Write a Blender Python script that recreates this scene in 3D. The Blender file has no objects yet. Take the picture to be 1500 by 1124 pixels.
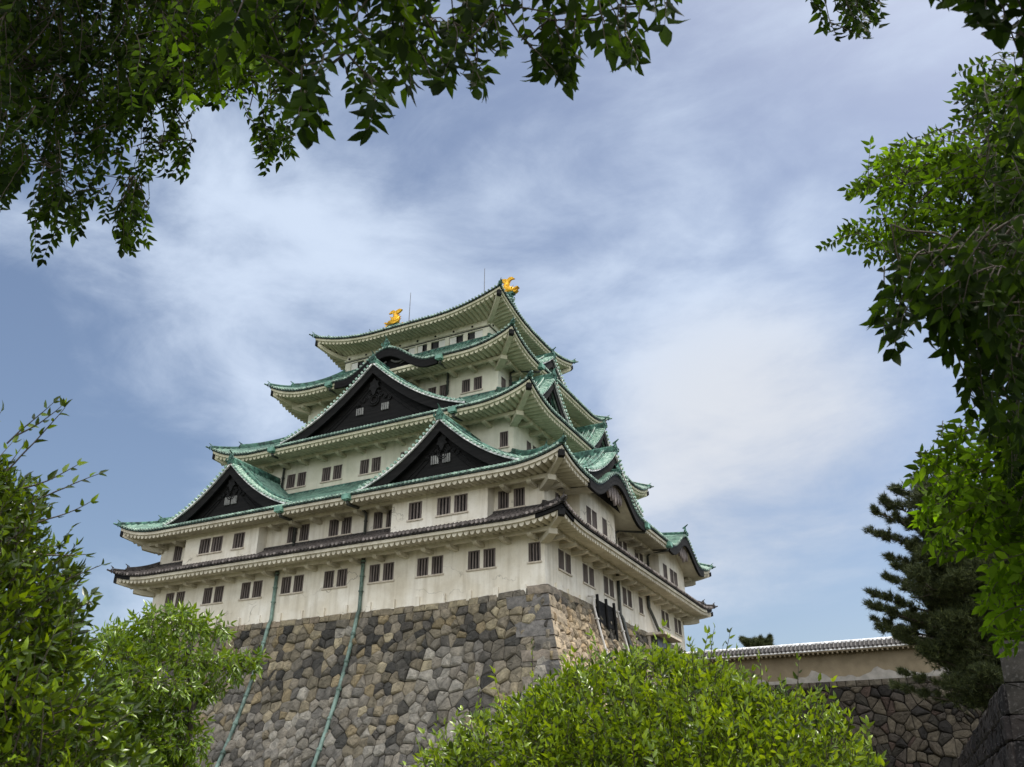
import bpy, math, random
import numpy as np
from mathutils import Vector
random.seed(7); RNG = np.random.default_rng(11)
SC = bpy.context.scene
COL = SC.collection
PI = math.pi

# ---------------------------------------------------------------- camera
CAM = np.array([40.776, -65.533, -12.779]); YAW, PITCH, FPX = 0.469, 0.465, 1225.0
FWD = np.array([-math.sin(YAW)*math.cos(PITCH), math.cos(YAW)*math.cos(PITCH), math.sin(PITCH)])
RGT = np.array([math.cos(YAW), math.sin(YAW), 0.0]); UPV = np.cross(RGT, FWD)
cd = bpy.data.cameras.new('camera'); cam = bpy.data.objects.new('camera', cd); COL.objects.link(cam)
cam.location = CAM; cam.rotation_euler = (PI/2+PITCH, 0, YAW)
cd.sensor_width = 36; cd.lens = FPX*36/1500; cd.clip_start = 0.05; cd.clip_end = 5000
cd.dof.use_dof = True; cd.dof.focus_distance = 45; cd.dof.aperture_fstop = 9.5
SC.camera = cam
def ray(u, v):
    d = FWD + RGT*(u-750)/FPX + UPV*(562-v)/FPX
    return d/np.linalg.norm(d)
def norm_(a): return a/np.linalg.norm(a)
def at(u, v, dist): return CAM + dist*ray(u, v)

# ---------------------------------------------------------------- world and sun
SUN_EL, SUN_AZ = math.radians(64), math.radians(48)      # azimuth: clockwise from +y towards +x
w = bpy.data.worlds.new('World'); SC.world = w; w.use_nodes = True
nt = w.node_tree; nt.nodes.clear()
def wn(t, **k):
    n = nt.nodes.new(t)
    for a, b in k.items(): setattr(n, a, b)
    return n
out = wn('ShaderNodeOutputWorld'); bg = wn('ShaderNodeBackground')
sky = wn('ShaderNodeTexSky', sky_type='NISHITA'); sky.sun_disc = False
sky.sun_elevation = SUN_EL; sky.sun_rotation = SUN_AZ; sky.air_density = 1.0; sky.dust_density = 2.0; sky.ozone_density = 1.5
tc = wn('ShaderNodeTexCoord')
def wmath(op, a, b=None):
    n = wn('ShaderNodeMath', operation=op)
    for i, v in enumerate((a, b)):
        if v is None: continue
        if isinstance(v, (int, float)): n.inputs[i].default_value = v
        else: nt.links.new(v, n.inputs[i])
    return n.outputs[0]
def wnoise(scale, detail, rough, vec, dist=0.0):
    n = wn('ShaderNodeTexNoise'); n.inputs['Scale'].default_value = scale; n.inputs['Detail'].default_value = detail
    n.inputs['Roughness'].default_value = rough; n.inputs['Distortion'].default_value = dist
    nt.links.new(vec, n.inputs['Vector']); return n.outputs['Fac']
mp = wn('ShaderNodeMapping'); nt.links.new(tc.outputs['Generated'], mp.inputs['Vector'])
mp.inputs['Rotation'].default_value = (0.2, 0.5, 0.3); mp.inputs['Scale'].default_value = (1.0, 1.5, 2.4)
n1 = wnoise(2.6, 7, 0.55, mp.outputs[0], 0.35)
n2 = wnoise(6.5, 10, 0.66, mp.outputs[0], 0.45)
# broad cloud banks: where the thin sheet is thicker or thinner over the sky
def bank(u, v, width, gain):
    d = ray(u, v)
    n = wn('ShaderNodeVectorMath', operation='DOT_PRODUCT'); nt.links.new(tc.outputs['Generated'], n.inputs[0]); n.inputs[1].default_value = tuple(d)
    r = wn('ShaderNodeMapRange', interpolation_type='SMOOTHSTEP'); nt.links.new(n.outputs['Value'], r.inputs['Value'])
    r.inputs['From Min'].default_value = math.cos(width); r.inputs['From Max'].default_value = 1.0
    r.inputs['To Min'].default_value = 0.0; r.inputs['To Max'].default_value = gain
    return r.outputs['Result']
cl = wmath('MULTIPLY', n1, 1.75)
cl = wmath('ADD', cl, wmath('MULTIPLY', n2, 0.50))
for b in ((420, 480, 0.26, 0.30), (900, 420, 0.30, 0.24), (1120, 650, 0.24, 0.34), (40, 620, 0.24, -0.42), (1200, 850, 0.2, -0.34),
          (750, 60, 0.34, -0.20), (1300, 180, 0.24, -0.16), (620, 300, .2, .1), (1200, 330, 0.07, 0.34), (560, 560, .14, .12)):
    cl = wmath('ADD', cl, bank(*b))
cr = wn('ShaderNodeMapRange', interpolation_type='SMOOTHSTEP'); nt.links.new(cl, cr.inputs['Value'])
cr.inputs['From Min'].default_value = 0.88; cr.inputs['From Max'].default_value = 1.72
cr.inputs['To Min'].default_value = 0.04; cr.inputs['To Max'].default_value = 0.97
mx = wn('ShaderNodeMixRGB'); nt.links.new(cr.outputs[0], mx.inputs['Fac'])
sk = wn('ShaderNodeMixRGB', blend_type='MULTIPLY'); sk.inputs['Fac'].default_value = 1.0; sk.inputs['Color2'].default_value = (0.78, 0.78, 0.78, 1)
nt.links.new(sky.outputs['Color'], sk.inputs['Color1']); nt.links.new(sk.outputs[0], mx.inputs['Color1'])
CLOUD = wn('ShaderNodeRGB'); CLOUD.outputs[0].default_value = (4.05, 4.7, 5.75, 1)
# added bright cloud, unseen overhead and behind the camera, to light the walls
dv = wn('ShaderNodeVectorMath', operation='DOT_PRODUCT'); nt.links.new(tc.outputs['Generated'], dv.inputs[0]); dv.inputs[1].default_value = tuple(norm_(np.array([0.22, -0.55, 0.80])))
dr = wn('ShaderNodeMapRange', interpolation_type='SMOOTHSTEP'); nt.links.new(dv.outputs['Value'], dr.inputs['Value'])
dr.inputs['From Min'].default_value = 0.32; dr.inputs['From Max'].default_value = 0.92; dr.inputs['To Min'].default_value = 0.0; dr.inputs['To Max'].default_value = 1.0
cs_ = wn('ShaderNodeMixRGB'); nt.links.new(dr.outputs[0], cs_.inputs['Fac']); gl_ = wn('ShaderNodeMixRGB'); nt.links.new(bank(1110, 690, .24, .75), gl_.inputs['Fac']); nt.links.new(CLOUD.outputs[0], gl_.inputs['Color1']); gl_.inputs['Color2'].default_value = (4.7, 4.75, 4.9, 1); nt.links.new(gl_.outputs[0], cs_.inputs['Color1']); cs_.inputs['Color2'].default_value = (46.0, 45.0, 43.5, 1)
nt.links.new(cs_.outputs[0], mx.inputs['Color2'])
nt.links.new(mx.outputs[0], bg.inputs['Color']); bg.inputs['Strength'].default_value = 0.072
nt.links.new(bg.outputs[0], out.inputs['Surface'])
sd = bpy.data.lights.new('sun', 'SUN'); so = bpy.data.objects.new('sun', sd); COL.objects.link(so)
sd.energy = 2.2; sd.angle = math.radians(14); sd.color = (1.0, 0.94, 0.84)
sdir = Vector((math.sin(SUN_AZ)*math.cos(SUN_EL), math.cos(SUN_AZ)*math.cos(SUN_EL), math.sin(SUN_EL)))
so.rotation_euler = (-sdir).to_track_quat('-Z', 'Y').to_euler()
SC.view_settings.view_transform = 'Standard'; SC.view_settings.look = 'None'
SC.view_settings.exposure = 1.2; SC.view_settings.gamma = 1.0

# ---------------------------------------------------------------- materials
def mat(name, c1, c2=None, rough=0.8, metal=0.0, scale=1.5, detail=6, lo=0.35, hi=0.65, bump=0.0, bscale=None, streak=0.0,
        streakc=(0.08, 0.07, 0.05), attr=None, stretch=(1, 1, 1), transl=None, spec=0.5, fine=None, crack=0):
    m = bpy.data.materials.new(name); m.use_nodes = True; t = m.node_tree; N = t.nodes; L = t.links
    b = N['Principled BSDF']; b.inputs['Roughness'].default_value = rough; b.inputs['Metallic'].default_value = metal
    b.inputs['Specular IOR Level'].default_value = spec
    geo = N.new('ShaderNodeNewGeometry'); mpn = N.new('ShaderNodeMapping'); mpn.inputs['Scale'].default_value = stretch
    L.new(geo.outputs['Position'], mpn.inputs['Vector'])
    def noise(s, d, vec=mpn.outputs[0], r=0.6):
        n = N.new('ShaderNodeTexNoise'); n.inputs['Scale'].default_value = s; n.inputs['Detail'].default_value = d
        n.inputs['Roughness'].default_value = r
        L.new(vec, n.inputs['Vector']); return n.outputs['Fac']
    def rng(v, a, bb, ta=0.0, tb=1.0):
        r = N.new('ShaderNodeMapRange'); L.new(v, r.inputs['Value'])
        r.inputs['From Min'].default_value = a; r.inputs['From Max'].default_value = bb
        r.inputs['To Min'].default_value = ta; r.inputs['To Max'].default_value = tb; return r.outputs[0]
    def mix(f, a, bb, mode='MIX'):
        x = N.new('ShaderNodeMixRGB'); x.blend_type = mode
        for i, v in (('Fac', f), ('Color1', a), ('Color2', bb)):
            if isinstance(v, (int, float)): x.inputs[i].default_value = v
            elif isinstance(v, tuple): x.inputs[i].default_value = (*v[:3], 1)
            else: L.new(v, x.inputs[i])
        return x.outputs[0]
    col = None
    if attr:
        a = N.new('ShaderNodeVertexColor'); a.layer_name = attr; col = a.outputs['Color']
        if c2: col = mix(rng(noise(scale, detail), lo, hi), mix(1.0, col, c1, 'MULTIPLY'), mix(1.0, col, c2, 'MULTIPLY'))
    elif c2: col = mix(rng(noise(scale, detail), lo, hi), c1, c2)
    else:
        r = N.new('ShaderNodeRGB'); r.outputs[0].default_value = (*c1, 1); col = r.outputs[0]
    if streak:
        m2 = N.new('ShaderNodeMapping'); m2.inputs['Scale'].default_value = (2.2, 2.2, 0.16); L.new(geo.outputs['Position'], m2.inputs['Vector'])
        col = mix(rng(noise(1.0, 5, m2.outputs[0]), 0.47, 0.75, 0, streak), col, streakc)
        col = mix(rng(noise(0.35, 6), 0.48, 0.75, 0, streak*0.8), col, streakc)
    if fine:
        col = mix(rng(noise(fine[0], 3), 0.55, 0.75, 0, fine[1]), col, fine[2])
    if crack:                                                 # hairline cracks
        wv = N.new('ShaderNodeVectorMath'); wv.operation = 'ADD'
        nz = N.new('ShaderNodeTexNoise'); nz.inputs['Scale'].default_value = 1.1; nz.inputs['Detail'].default_value = 5; L.new(geo.outputs['Position'], nz.inputs['Vector'])
        sc = N.new('ShaderNodeVectorMath'); sc.operation = 'SCALE'; sc.inputs['Scale'].default_value = 1.6; L.new(nz.outputs['Color'], sc.inputs[0])
        L.new(geo.outputs['Position'], wv.inputs[0]); L.new(sc.outputs[0], wv.inputs[1])
        m3 = N.new('ShaderNodeMapping'); m3.inputs['Scale'].default_value = (.13, .13, .30); L.new(wv.outputs[0], m3.inputs['Vector'])
        vo = N.new('ShaderNodeTexVoronoi'); vo.feature = 'DISTANCE_TO_EDGE'; vo.inputs['Scale'].default_value = 1.0; L.new(m3.outputs[0], vo.inputs['Vector'])
        line = rng(vo.outputs['Distance'], 0.003, 0.008, crack, 0.0); line.node.clamp = True
        ml = N.new('ShaderNodeMath'); ml.operation = 'MULTIPLY'; L.new(line, ml.inputs[0]); L.new(rng(noise(0.25, 3), .48, .58), ml.inputs[1])
        col = mix(ml.outputs[0], col, (0.20, 0.17, 0.13))
    L.new(col, b.inputs['Base Color'])
    if bump:
        bn = N.new('ShaderNodeBump'); bn.inputs['Strength'].default_value = 1.0; bn.inputs['Distance'].default_value = bump
        L.new(noise(bscale or scale*4, 6), bn.inputs['Height']); L.new(bn.outputs[0], b.inputs['Normal'])
    if transl:
        tr = N.new('ShaderNodeBsdfTranslucent'); L.new(mix(1.0, col, transl[1], 'MULTIPLY'), tr.inputs['Color'])
        ms = N.new('ShaderNodeMixShader'); ms.inputs[0].default_value = transl[0]
        L.new(b.outputs[0], ms.inputs[1]); L.new(tr.outputs[0], ms.inputs[2])
        L.new(ms.outputs[0], N['Material Output'].inputs['Surface'])
    return m
M = {}
M['plaster'] = mat('plaster', (0.71, 0.65, 0.53), (0.85, 0.81, 0.72), 0.9, scale=0.45, bump=0.012, bscale=3, streak=0.55, streakc=(0.40, 0.34, 0.24), fine=(6, 0.25, (0.50, 0.45, 0.35)), crack=0.6)
M['plaster_green'] = mat('plaster_greenish', (0.62, 0.60, 0.47), (0.76, 0.74, 0.62), 0.9, scale=0.4, bump=0.01, bscale=3, streak=0.45, streakc=(0.33, 0.35, 0.24))  # greener plaster tint for the upper storeys
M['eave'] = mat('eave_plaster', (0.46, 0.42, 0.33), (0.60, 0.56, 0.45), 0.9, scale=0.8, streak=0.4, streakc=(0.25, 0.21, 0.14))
M['eave_green'] = mat('eave_plaster_greenish', (0.46, 0.44, 0.31), (0.58, 0.55, 0.41), 0.9, scale=0.8, streak=0.4, streakc=(0.2, 0.22, 0.12))  # greener eave tint from the third roof up
M['copper'] = mat('verdigris', (0.42, 0.46, 0.46), (1.15, 1.1, 1.08), 0.5, streak=0.5, streakc=(0.025, 0.05, 0.04), scale=1.3, lo=0.36, hi=0.60, bump=0.01, attr='Col', fine=(7, 0.55, (0.03, 0.05, 0.04)), spec=0.3)
M['copper_dark'] = mat('verdigris_shadow_board', (0.015, 0.03, 0.024), (0.04, 0.08, 0.06), 0.6, scale=3)
M['tile_dark'] = mat('tile_underside', (0.02, 0.017, 0.016), (0.05, 0.043, 0.04), 0.8, scale=3)
M['copper_plain'] = mat('verdigris_box', (0.06, 0.15, 0.11), (0.18, 0.38, 0.29), 0.5, scale=2)
M['copper_end'] = mat('verdigris_pale', (0.14, 0.28, 0.21), (0.46, 0.60, 0.50), 0.5, scale=5, lo=.4, hi=.6)
M['ridge'] = mat('verdigris_ridge', (0.018, 0.045, 0.036), (0.11, 0.25, 0.19), 0.5, scale=2.5, lo=0.40, hi=0.68, spec=0.2)
M['tile'] = mat('grey_tile', (0.55, 0.55, 0.55), (1.2, 1.2, 1.2), 0.6, scale=3.0, bump=0.01, attr='Col', fine=(5, 0.5, (0.15, 0.138, 0.13)), spec=0.15)
M['tile_plain'] = mat('grey_ridge_tile', (0.022, 0.0195, 0.0185), (0.07, 0.062, 0.058), 0.75, scale=4, fine=(6, 0.5, (0.17, 0.155, 0.145)), spec=0.15)
M['tile_end'] = mat('grey_tile_end', (0.16, 0.14, 0.13), (0.40, 0.37, 0.34), 0.7, scale=5)
M['black'] = mat('black_cladding', (0.004, 0.004, 0.004), (0.012, 0.0115, 0.011), 0.75, scale=1.2, bump=0.02, bscale=2.2, stretch=(0.3, 0.3, 5.0), spec=0.15)
M['blacktrim'] = mat('black_trim', (0.006, 0.006, 0.006), (0.018, 0.018, 0.018), 0.8, scale=4, spec=0.15)
M['trimline'] = mat('worn_trim', (0.10, 0.10, 0.10), (0.22, 0.21, 0.20), 0.6, scale=4)
M['glass'] = mat('dark_interior', (0.012, 0.011, 0.012), (0.03, 0.028, 0.03), 0.35)
M['lattice'] = mat('lattice_wood', (0.11, 0.09, 0.08), (0.21, 0.175, 0.16), 0.8, scale=4, stretch=(1, 1, .2))
M['sill'] = mat('sill_plaster', (0.46, 0.39, 0.31), (0.60, 0.54, 0.45), 0.85, scale=3)
M['shutter'] = mat('white_shutter', (0.66, 0.66, 0.60), (0.72, 0.72, 0.67), 0.7)
M['white'] = mat('white_bars', (0.12, 0.12, 0.115), (0.24, 0.24, 0.225), 0.85)
M['pipe_green'] = mat('patina_pipe', (0.06, 0.10, 0.08), (0.20, 0.30, 0.25), 0.55, scale=1.2, lo=.4, hi=.6, fine=(3, 0.6, (0.09, 0.08, 0.06)))
M['pipe_dark'] = mat('dark_pipe', (0.025, 0.028, 0.026), (0.06, 0.065, 0.055), 0.5, scale=2)
M['pipe_pale'] = mat('pale_conduit', (0.42, 0.40, 0.37), (0.6, 0.58, 0.54), 0.6, scale=3)
M['gold'] = mat('gold_leaf', (0.50, 0.27, 0.018), (0.74, 0.42, 0.04), 0.42, metal=0.9, scale=5, bump=0.09, bscale=7)
M['steel'] = mat('steel_rod', (0.12, 0.12, 0.13), (0.18, 0.18, 0.19), 0.5, metal=0.3)
M['stone'] = mat('base_stone', (0.66, 0.65, 0.63), (1.22, 1.18, 1.12), 0.92, scale=2.4, detail=10, attr='Col', bump=0.10, bscale=3.2, fine=(7, 0.4, (0.06, 0.055, 0.05)), spec=0.25)
M['gap'] = mat('stone_joint', (0.006, 0.0055, 0.005), (0.014, 0.012, 0.010), 1.0, spec=0.05)
M['rubble_gap'] = mat('earth_joint', (0.012, 0.011, 0.009), (0.03, 0.026, 0.02), 1.0, scale=6, spec=0.05)
M['rubble'] = mat('rubble_stone', (0.7, 0.7, 0.7), (1.2, 1.2, 1.2), 0.95, scale=3, detail=9, attr='Col', bump=0.07, bscale=3.5, spec=0.2)
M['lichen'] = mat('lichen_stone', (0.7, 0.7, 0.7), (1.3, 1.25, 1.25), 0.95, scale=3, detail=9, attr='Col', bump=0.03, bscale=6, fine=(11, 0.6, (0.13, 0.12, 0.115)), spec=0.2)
M['ochre'] = mat('ochre_plaster', (0.145, 0.118, 0.075), (0.215, 0.175, 0.115), 0.95, scale=0.7, streak=0.3, streakc=(0.18, 0.15, 0.1), bump=0.012, bscale=4)
M['greyplaster'] = mat('grey_render', (0.22, 0.21, 0.19), (0.33, 0.31, 0.28), 0.95, scale=1.5)
M['ground'] = mat('dry_ground', (0.055, 0.06, 0.032), (0.10, 0.095, 0.06), 1.0, scale=0.6)
M['bark'] = mat('bark', (0.05, 0.04, 0.03), (0.10, 0.08, 0.06), 0.95, scale=6, stretch=(1, 1, .25), bump=0.02)
def leafmat(name, a, b, tr, trc, rough=0.45, spec=0.4):
    return mat(name, a, b, rough, scale=1.3, attr='Col', transl=(tr, trc), spec=spec)
M['leaf_bush'] = leafmat('leaf_bright', (0.85, 0.85, 0.8), (1.25, 1.18, 1.0), 0.26, (1.8, 1.6, 0.35), 0.30, 0.5)
M['leaf_dark'] = leafmat('leaf_overhead', (0.85, 0.85, 0.85), (1.2, 1.2, 1.1), 0.42, (1.8, 1.9, 0.45), 0.75, 0.08)
M['needle'] = mat('pine_needles', (0.8, 0.8, 0.8), (1.2, 1.2, 1.2), 0.6, scale=1, attr='Col', spec=0.3)

# ---------------------------------------------------------------- mesh helpers
class MB:
    def __init__(s): s.v = []; s.f = []; s.c = []
    def add(s, vs, fs, col=None):
        o = len(s.v); s.v.extend([tuple(float(q) for q in p) for p in vs])
        for f in fs: s.f.append(tuple(i+o for i in f)); s.c.append(col)
    def quad(s, a, b, c, d, col=None): s.add([a, b, c, d], [(0, 1, 2, 3)], col)
    def box(s, c, h, ax=None, col=None):
        c = np.array(c, float); X, Y, Z = [np.array(q, float) for q in (ax or ((1, 0, 0), (0, 1, 0), (0, 0, 1)))]
        vs = [c+X*h[0]*i+Y*h[1]*j+Z*h[2]*k for i in (-1, 1) for j in (-1, 1) for k in (-1, 1)]
        s.add(vs, [(0, 1, 3, 2), (4, 6, 7, 5), (0, 4, 5, 1), (2, 3, 7, 6), (0, 2, 6, 4), (1, 5, 7, 3)], col)
    def prism(s, poly, ext, col=None):                         # poly: 3d points, ext: extrusion vector
        n = len(poly); e = np.array(ext, float); p = [np.array(q, float) for q in poly]
        vs = p+[q+e for q in p]
        s.add(vs, [tuple(range(n))[::-1], tuple(range(n, 2*n))]+[(i, (i+1) % n, n+(i+1) % n, n+i) for i in range(n)], col)
    def tube(s, pts, rad, n=8, cap=True, col=None):
        pts = [np.array(p, float) for p in pts]; R = rad if hasattr(rad, '__len__') else [rad]*len(pts)
        rings = []; prev = None
        for i, p in enumerate(pts):
            t = pts[min(i+1, len(pts)-1)]-pts[max(i-1, 0)]; t = t/(np.linalg.norm(t)+1e-9)
            if prev is None:
                a = np.array([0, 0, 1.0]) if abs(t[2]) < .9 else np.array([1.0, 0, 0]); u = np.cross(t, a)
            else: u = prev-t*np.dot(prev, t)
            u = u/(np.linalg.norm(u)+1e-9); prev = u; v = np.cross(t, u)
            rings.append([p+R[i]*(u*math.cos(2*PI*k/n)+v*math.sin(2*PI*k/n)) for k in range(n)])
        vs = [q for r in rings for q in r]; fs = []
        for i in range(len(pts)-1):
            for k in range(n): fs.append((i*n+k, i*n+(k+1) % n, (i+1)*n+(k+1) % n, (i+1)*n+k))
        if cap: fs += [tuple(range(n))[::-1], tuple(range((len(pts)-1)*n, len(pts)*n))]
        s.add(vs, fs, col)
    def sweep(s, pts, sec, side=None, up=(0, 0, 1), cap=True):   # sec: (lateral, up) offsets
        pts = [np.array(p, float) for p in pts]; n = len(sec); vs = []; U = np.array(up, float)
        for i, p in enumerate(pts):
            if side is None:
                t = pts[min(i+1, len(pts)-1)]-pts[max(i-1, 0)]; l = np.cross(t, U); l = l/(np.linalg.norm(l)+1e-9)
            else: l = np.array(side, float)
            vs += [p+l*a+U*b for a, b in sec]
        fs = []
        for i in range(len(pts)-1):
            for k in range(n): fs.append((i*n+k, i*n+(k+1) % n, (i+1)*n+(k+1) % n, (i+1)*n+k))
        if cap: fs += [tuple(range(n))[::-1], tuple(range((len(pts)-1)*n, len(pts)*n))]
        s.add(vs, fs)
    def grid(s, rows, col=None, colf=None):                     # rows: list of equal-length point lists; colf(column) -> colour
        n = len(rows[0]); vs = [p for r in rows for p in r]
        if colf:
            o = len(s.v); s.v.extend([tuple(float(q) for q in p) for p in vs]); cc = [colf(k) for k in range(n-1)]
            for i in range(len(rows)-1):
                for k in range(n-1): s.f.append((o+i*n+k, o+i*n+k+1, o+(i+1)*n+k+1, o+(i+1)*n+k)); s.c.append(cc[k])
            return
        s.add(vs, [(i*n+k, i*n+k+1, (i+1)*n+k+1, (i+1)*n+k) for i in range(len(rows)-1) for k in range(n-1)], col)
    def build(s, name, m, parent=None, smooth=False):
        me = bpy.data.meshes.new(name); me.from_pydata(s.v, [], s.f); me.materials.append(m)
        if any(c is not None for c in s.c):
            ca = me.color_attributes.new('Col', 'FLOAT_COLOR', 'CORNER')
            a = np.ones((len(me.loops), 4), np.float32); k = 0
            for f, c in zip(s.f, s.c):
                a[k:k+len(f), :3] = c if c is not None else (1, 1, 1); k += len(f)
            ca.data.foreach_set('color', a.ravel())
        if smooth: me.polygons.foreach_set('use_smooth', [True]*len(me.polygons))
        me.update(); return link(name, me, parent)
def link(name, data, parent=None):
    o = bpy.data.objects.new(name, data); COL.objects.link(o)
    if parent is not None: o.parent = parent
    return o
def tag(o, label=None, cat=None, group=None, kind=None):
    for k, v in (('label', label), ('category', cat), ('group', group), ('kind', kind)):
        if v: o[k] = v
    return o
def thing(name, label, cat, group=None): return tag(link(name, None), label, cat, group)
def rel(o, parent, loc):                                      # (kept simple: empties stay at the origin frame)
    return o

# ---------------------------------------------------------------- ground
g = MB(); g.quad((-2500, -2500, -14.4), (2500, -2500, -14.4), (2500, 2500, -14.4), (-2500, 2500, -14.4))
tag(g.build('ground', M['ground']), kind='structure')

# ================================================================ CASTLE
K = 2.13
HX = {1: 18.105, 2: 18.105, 3: 13.406, 4: 10.435, 5: 8.288}
HY = {k: v-K for k, v in HX.items()}
NRM = [np.array(q, float) for q in ((0, -1, 0), (1, 0, 0), (0, 1, 0), (-1, 0, 0))]
TAN = [np.array(q, float) for q in ((1, 0, 0), (0, 1, 0), (-1, 0, 0), (0, -1, 0))]
Z = np.array([0, 0, 1.0])
def P(side, s, dist, z): return NRM[side]*dist+TAN[side]*s+Z*z
tower = thing('castle_tower', 'tall white five storey castle tower with green copper roofs and black gables', 'castle')

def kcurve(u):                                                # cusped-gable (karahafu) eave line
    u = abs(u)
    if u >= 1: return 0.0
    return (0.5+0.5*math.cos(PI*min(1, u*1.12)))**1.05-0.06*math.sin(PI*u)**2
class Roof:
    def __init__(s, i, hxo, hxi, zE, zI, lift, Lc, hw, copper=True, karas=(), power=2.4, conc=1.32):
        s.conc = conc
        s.i, s.hxo, s.hxi, s.zE, s.zI, s.lift, s.Lc, s.karas, s.p = i, hxo, hxi, zE, zI, lift, Lc, karas, power
        s.R = hxo-hxi; s.hw = hw; s.copper = copper           # hw: half x size of the wall below
    def inner(s, side): return s.hxi-K if side in (0, 2) else s.hxi      # distance of inner ring
    def ihalf(s, side): return s.hxi if side in (0, 2) else s.hxi-K
    def liftv(s, side, sv, r):
        c = s.ihalf(side)+r-abs(sv); t = r/s.R
        return s.lift*t*t*max(0.0, 1-max(c, 0)/s.Lc)**s.p
    def z0(s, side, sv, r):
        t = r/s.R
        k = s.conc
        return s.zI-(s.zI-s.zE)*(k*t-(k-1)*t*t)+s.liftv(side, sv, r)
    def zk(s, side, sv, r):
        z = s.z0(side, sv, r)
        for (sd, c, W, h, follow) in s.karas:
            if sd == side and abs(sv-c) < W:
                z = max(z, s.zE+h*kcurve((sv-c)/W)+0.10*(s.R-r))
        return z
    def pt(s, side, sv, r, dz=0.0, k=True): return P(side, sv, s.inner(side)+r, (s.zk if k else s.z0)(side, sv, r)+dz)

PITCHT = 0.34
def corr(x):                                                  # round cover tiles between flat pans
    q = (x/PITCHT+0.5) % 1.0-0.5
    a = abs(q)*PITCHT
    return 0.135*math.sqrt(max(0, 1-(a/0.10)**2)) if a < 0.10 else 0.0
OFFS = (-0.17, -0.101, -0.07, 0.0, 0.07, 0.101)
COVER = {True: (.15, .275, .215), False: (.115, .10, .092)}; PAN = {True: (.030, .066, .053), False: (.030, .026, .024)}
def tilecol(xs, copper=True, off=0.0):                        # dirt darkens the pans; ridge highlights are put into the pale cover colour
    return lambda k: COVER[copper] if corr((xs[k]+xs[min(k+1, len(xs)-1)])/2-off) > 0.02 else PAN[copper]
RIDGE_SEC = lambda w, h: [(-w, -0.1), (-w, h*.45), (-w*.72, h*.5), (-w*.72, h*.78), (-w*.45, h), (w*.45, h), (w*.72, h*.78), (w*.72, h*.5), (w, h*.45), (w, -0.1)]
def ornament(mb, c, out_, lat, h):                            # ridge-end tile: shaped plate with side scrolls and a horn
    c = np.array(c, float); o = np.array(out_, float); l = np.array(lat, float)
    shape = [(-.42, -.25), (-.5, .1), (-.36, .3), (-.42, .5), (-.2, .72), (0, .95), (.2, .72), (.42, .5), (.36, .3), (.5, .1), (.42, -.25)]
    mb.prism([c+l*a*h*.8+Z*b*h for a, b in shape], o*0.14*h)
    mb.tube([c+Z*h*.8-o*.2*h, c+Z*h*1.0+o*.15*h, c+Z*h*1.2+o*.42*h], [.09*h, .08*h, .05*h], 6)
    for sg in (-1, 1): mb.tube([c+l*sg*.35*h+o*.2*h+Z*.05*h, c+l*sg*.5*h+o*.2*h+Z*.2*h, c+l*sg*.42*h+o*.2*h+Z*.42*h], [.1*h, .09*h, .05*h], 5)
    mb.tube([c+o*.12*h+Z*.3*h, c+o*.24*h+Z*.3*h], .17*h, 8)

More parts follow.
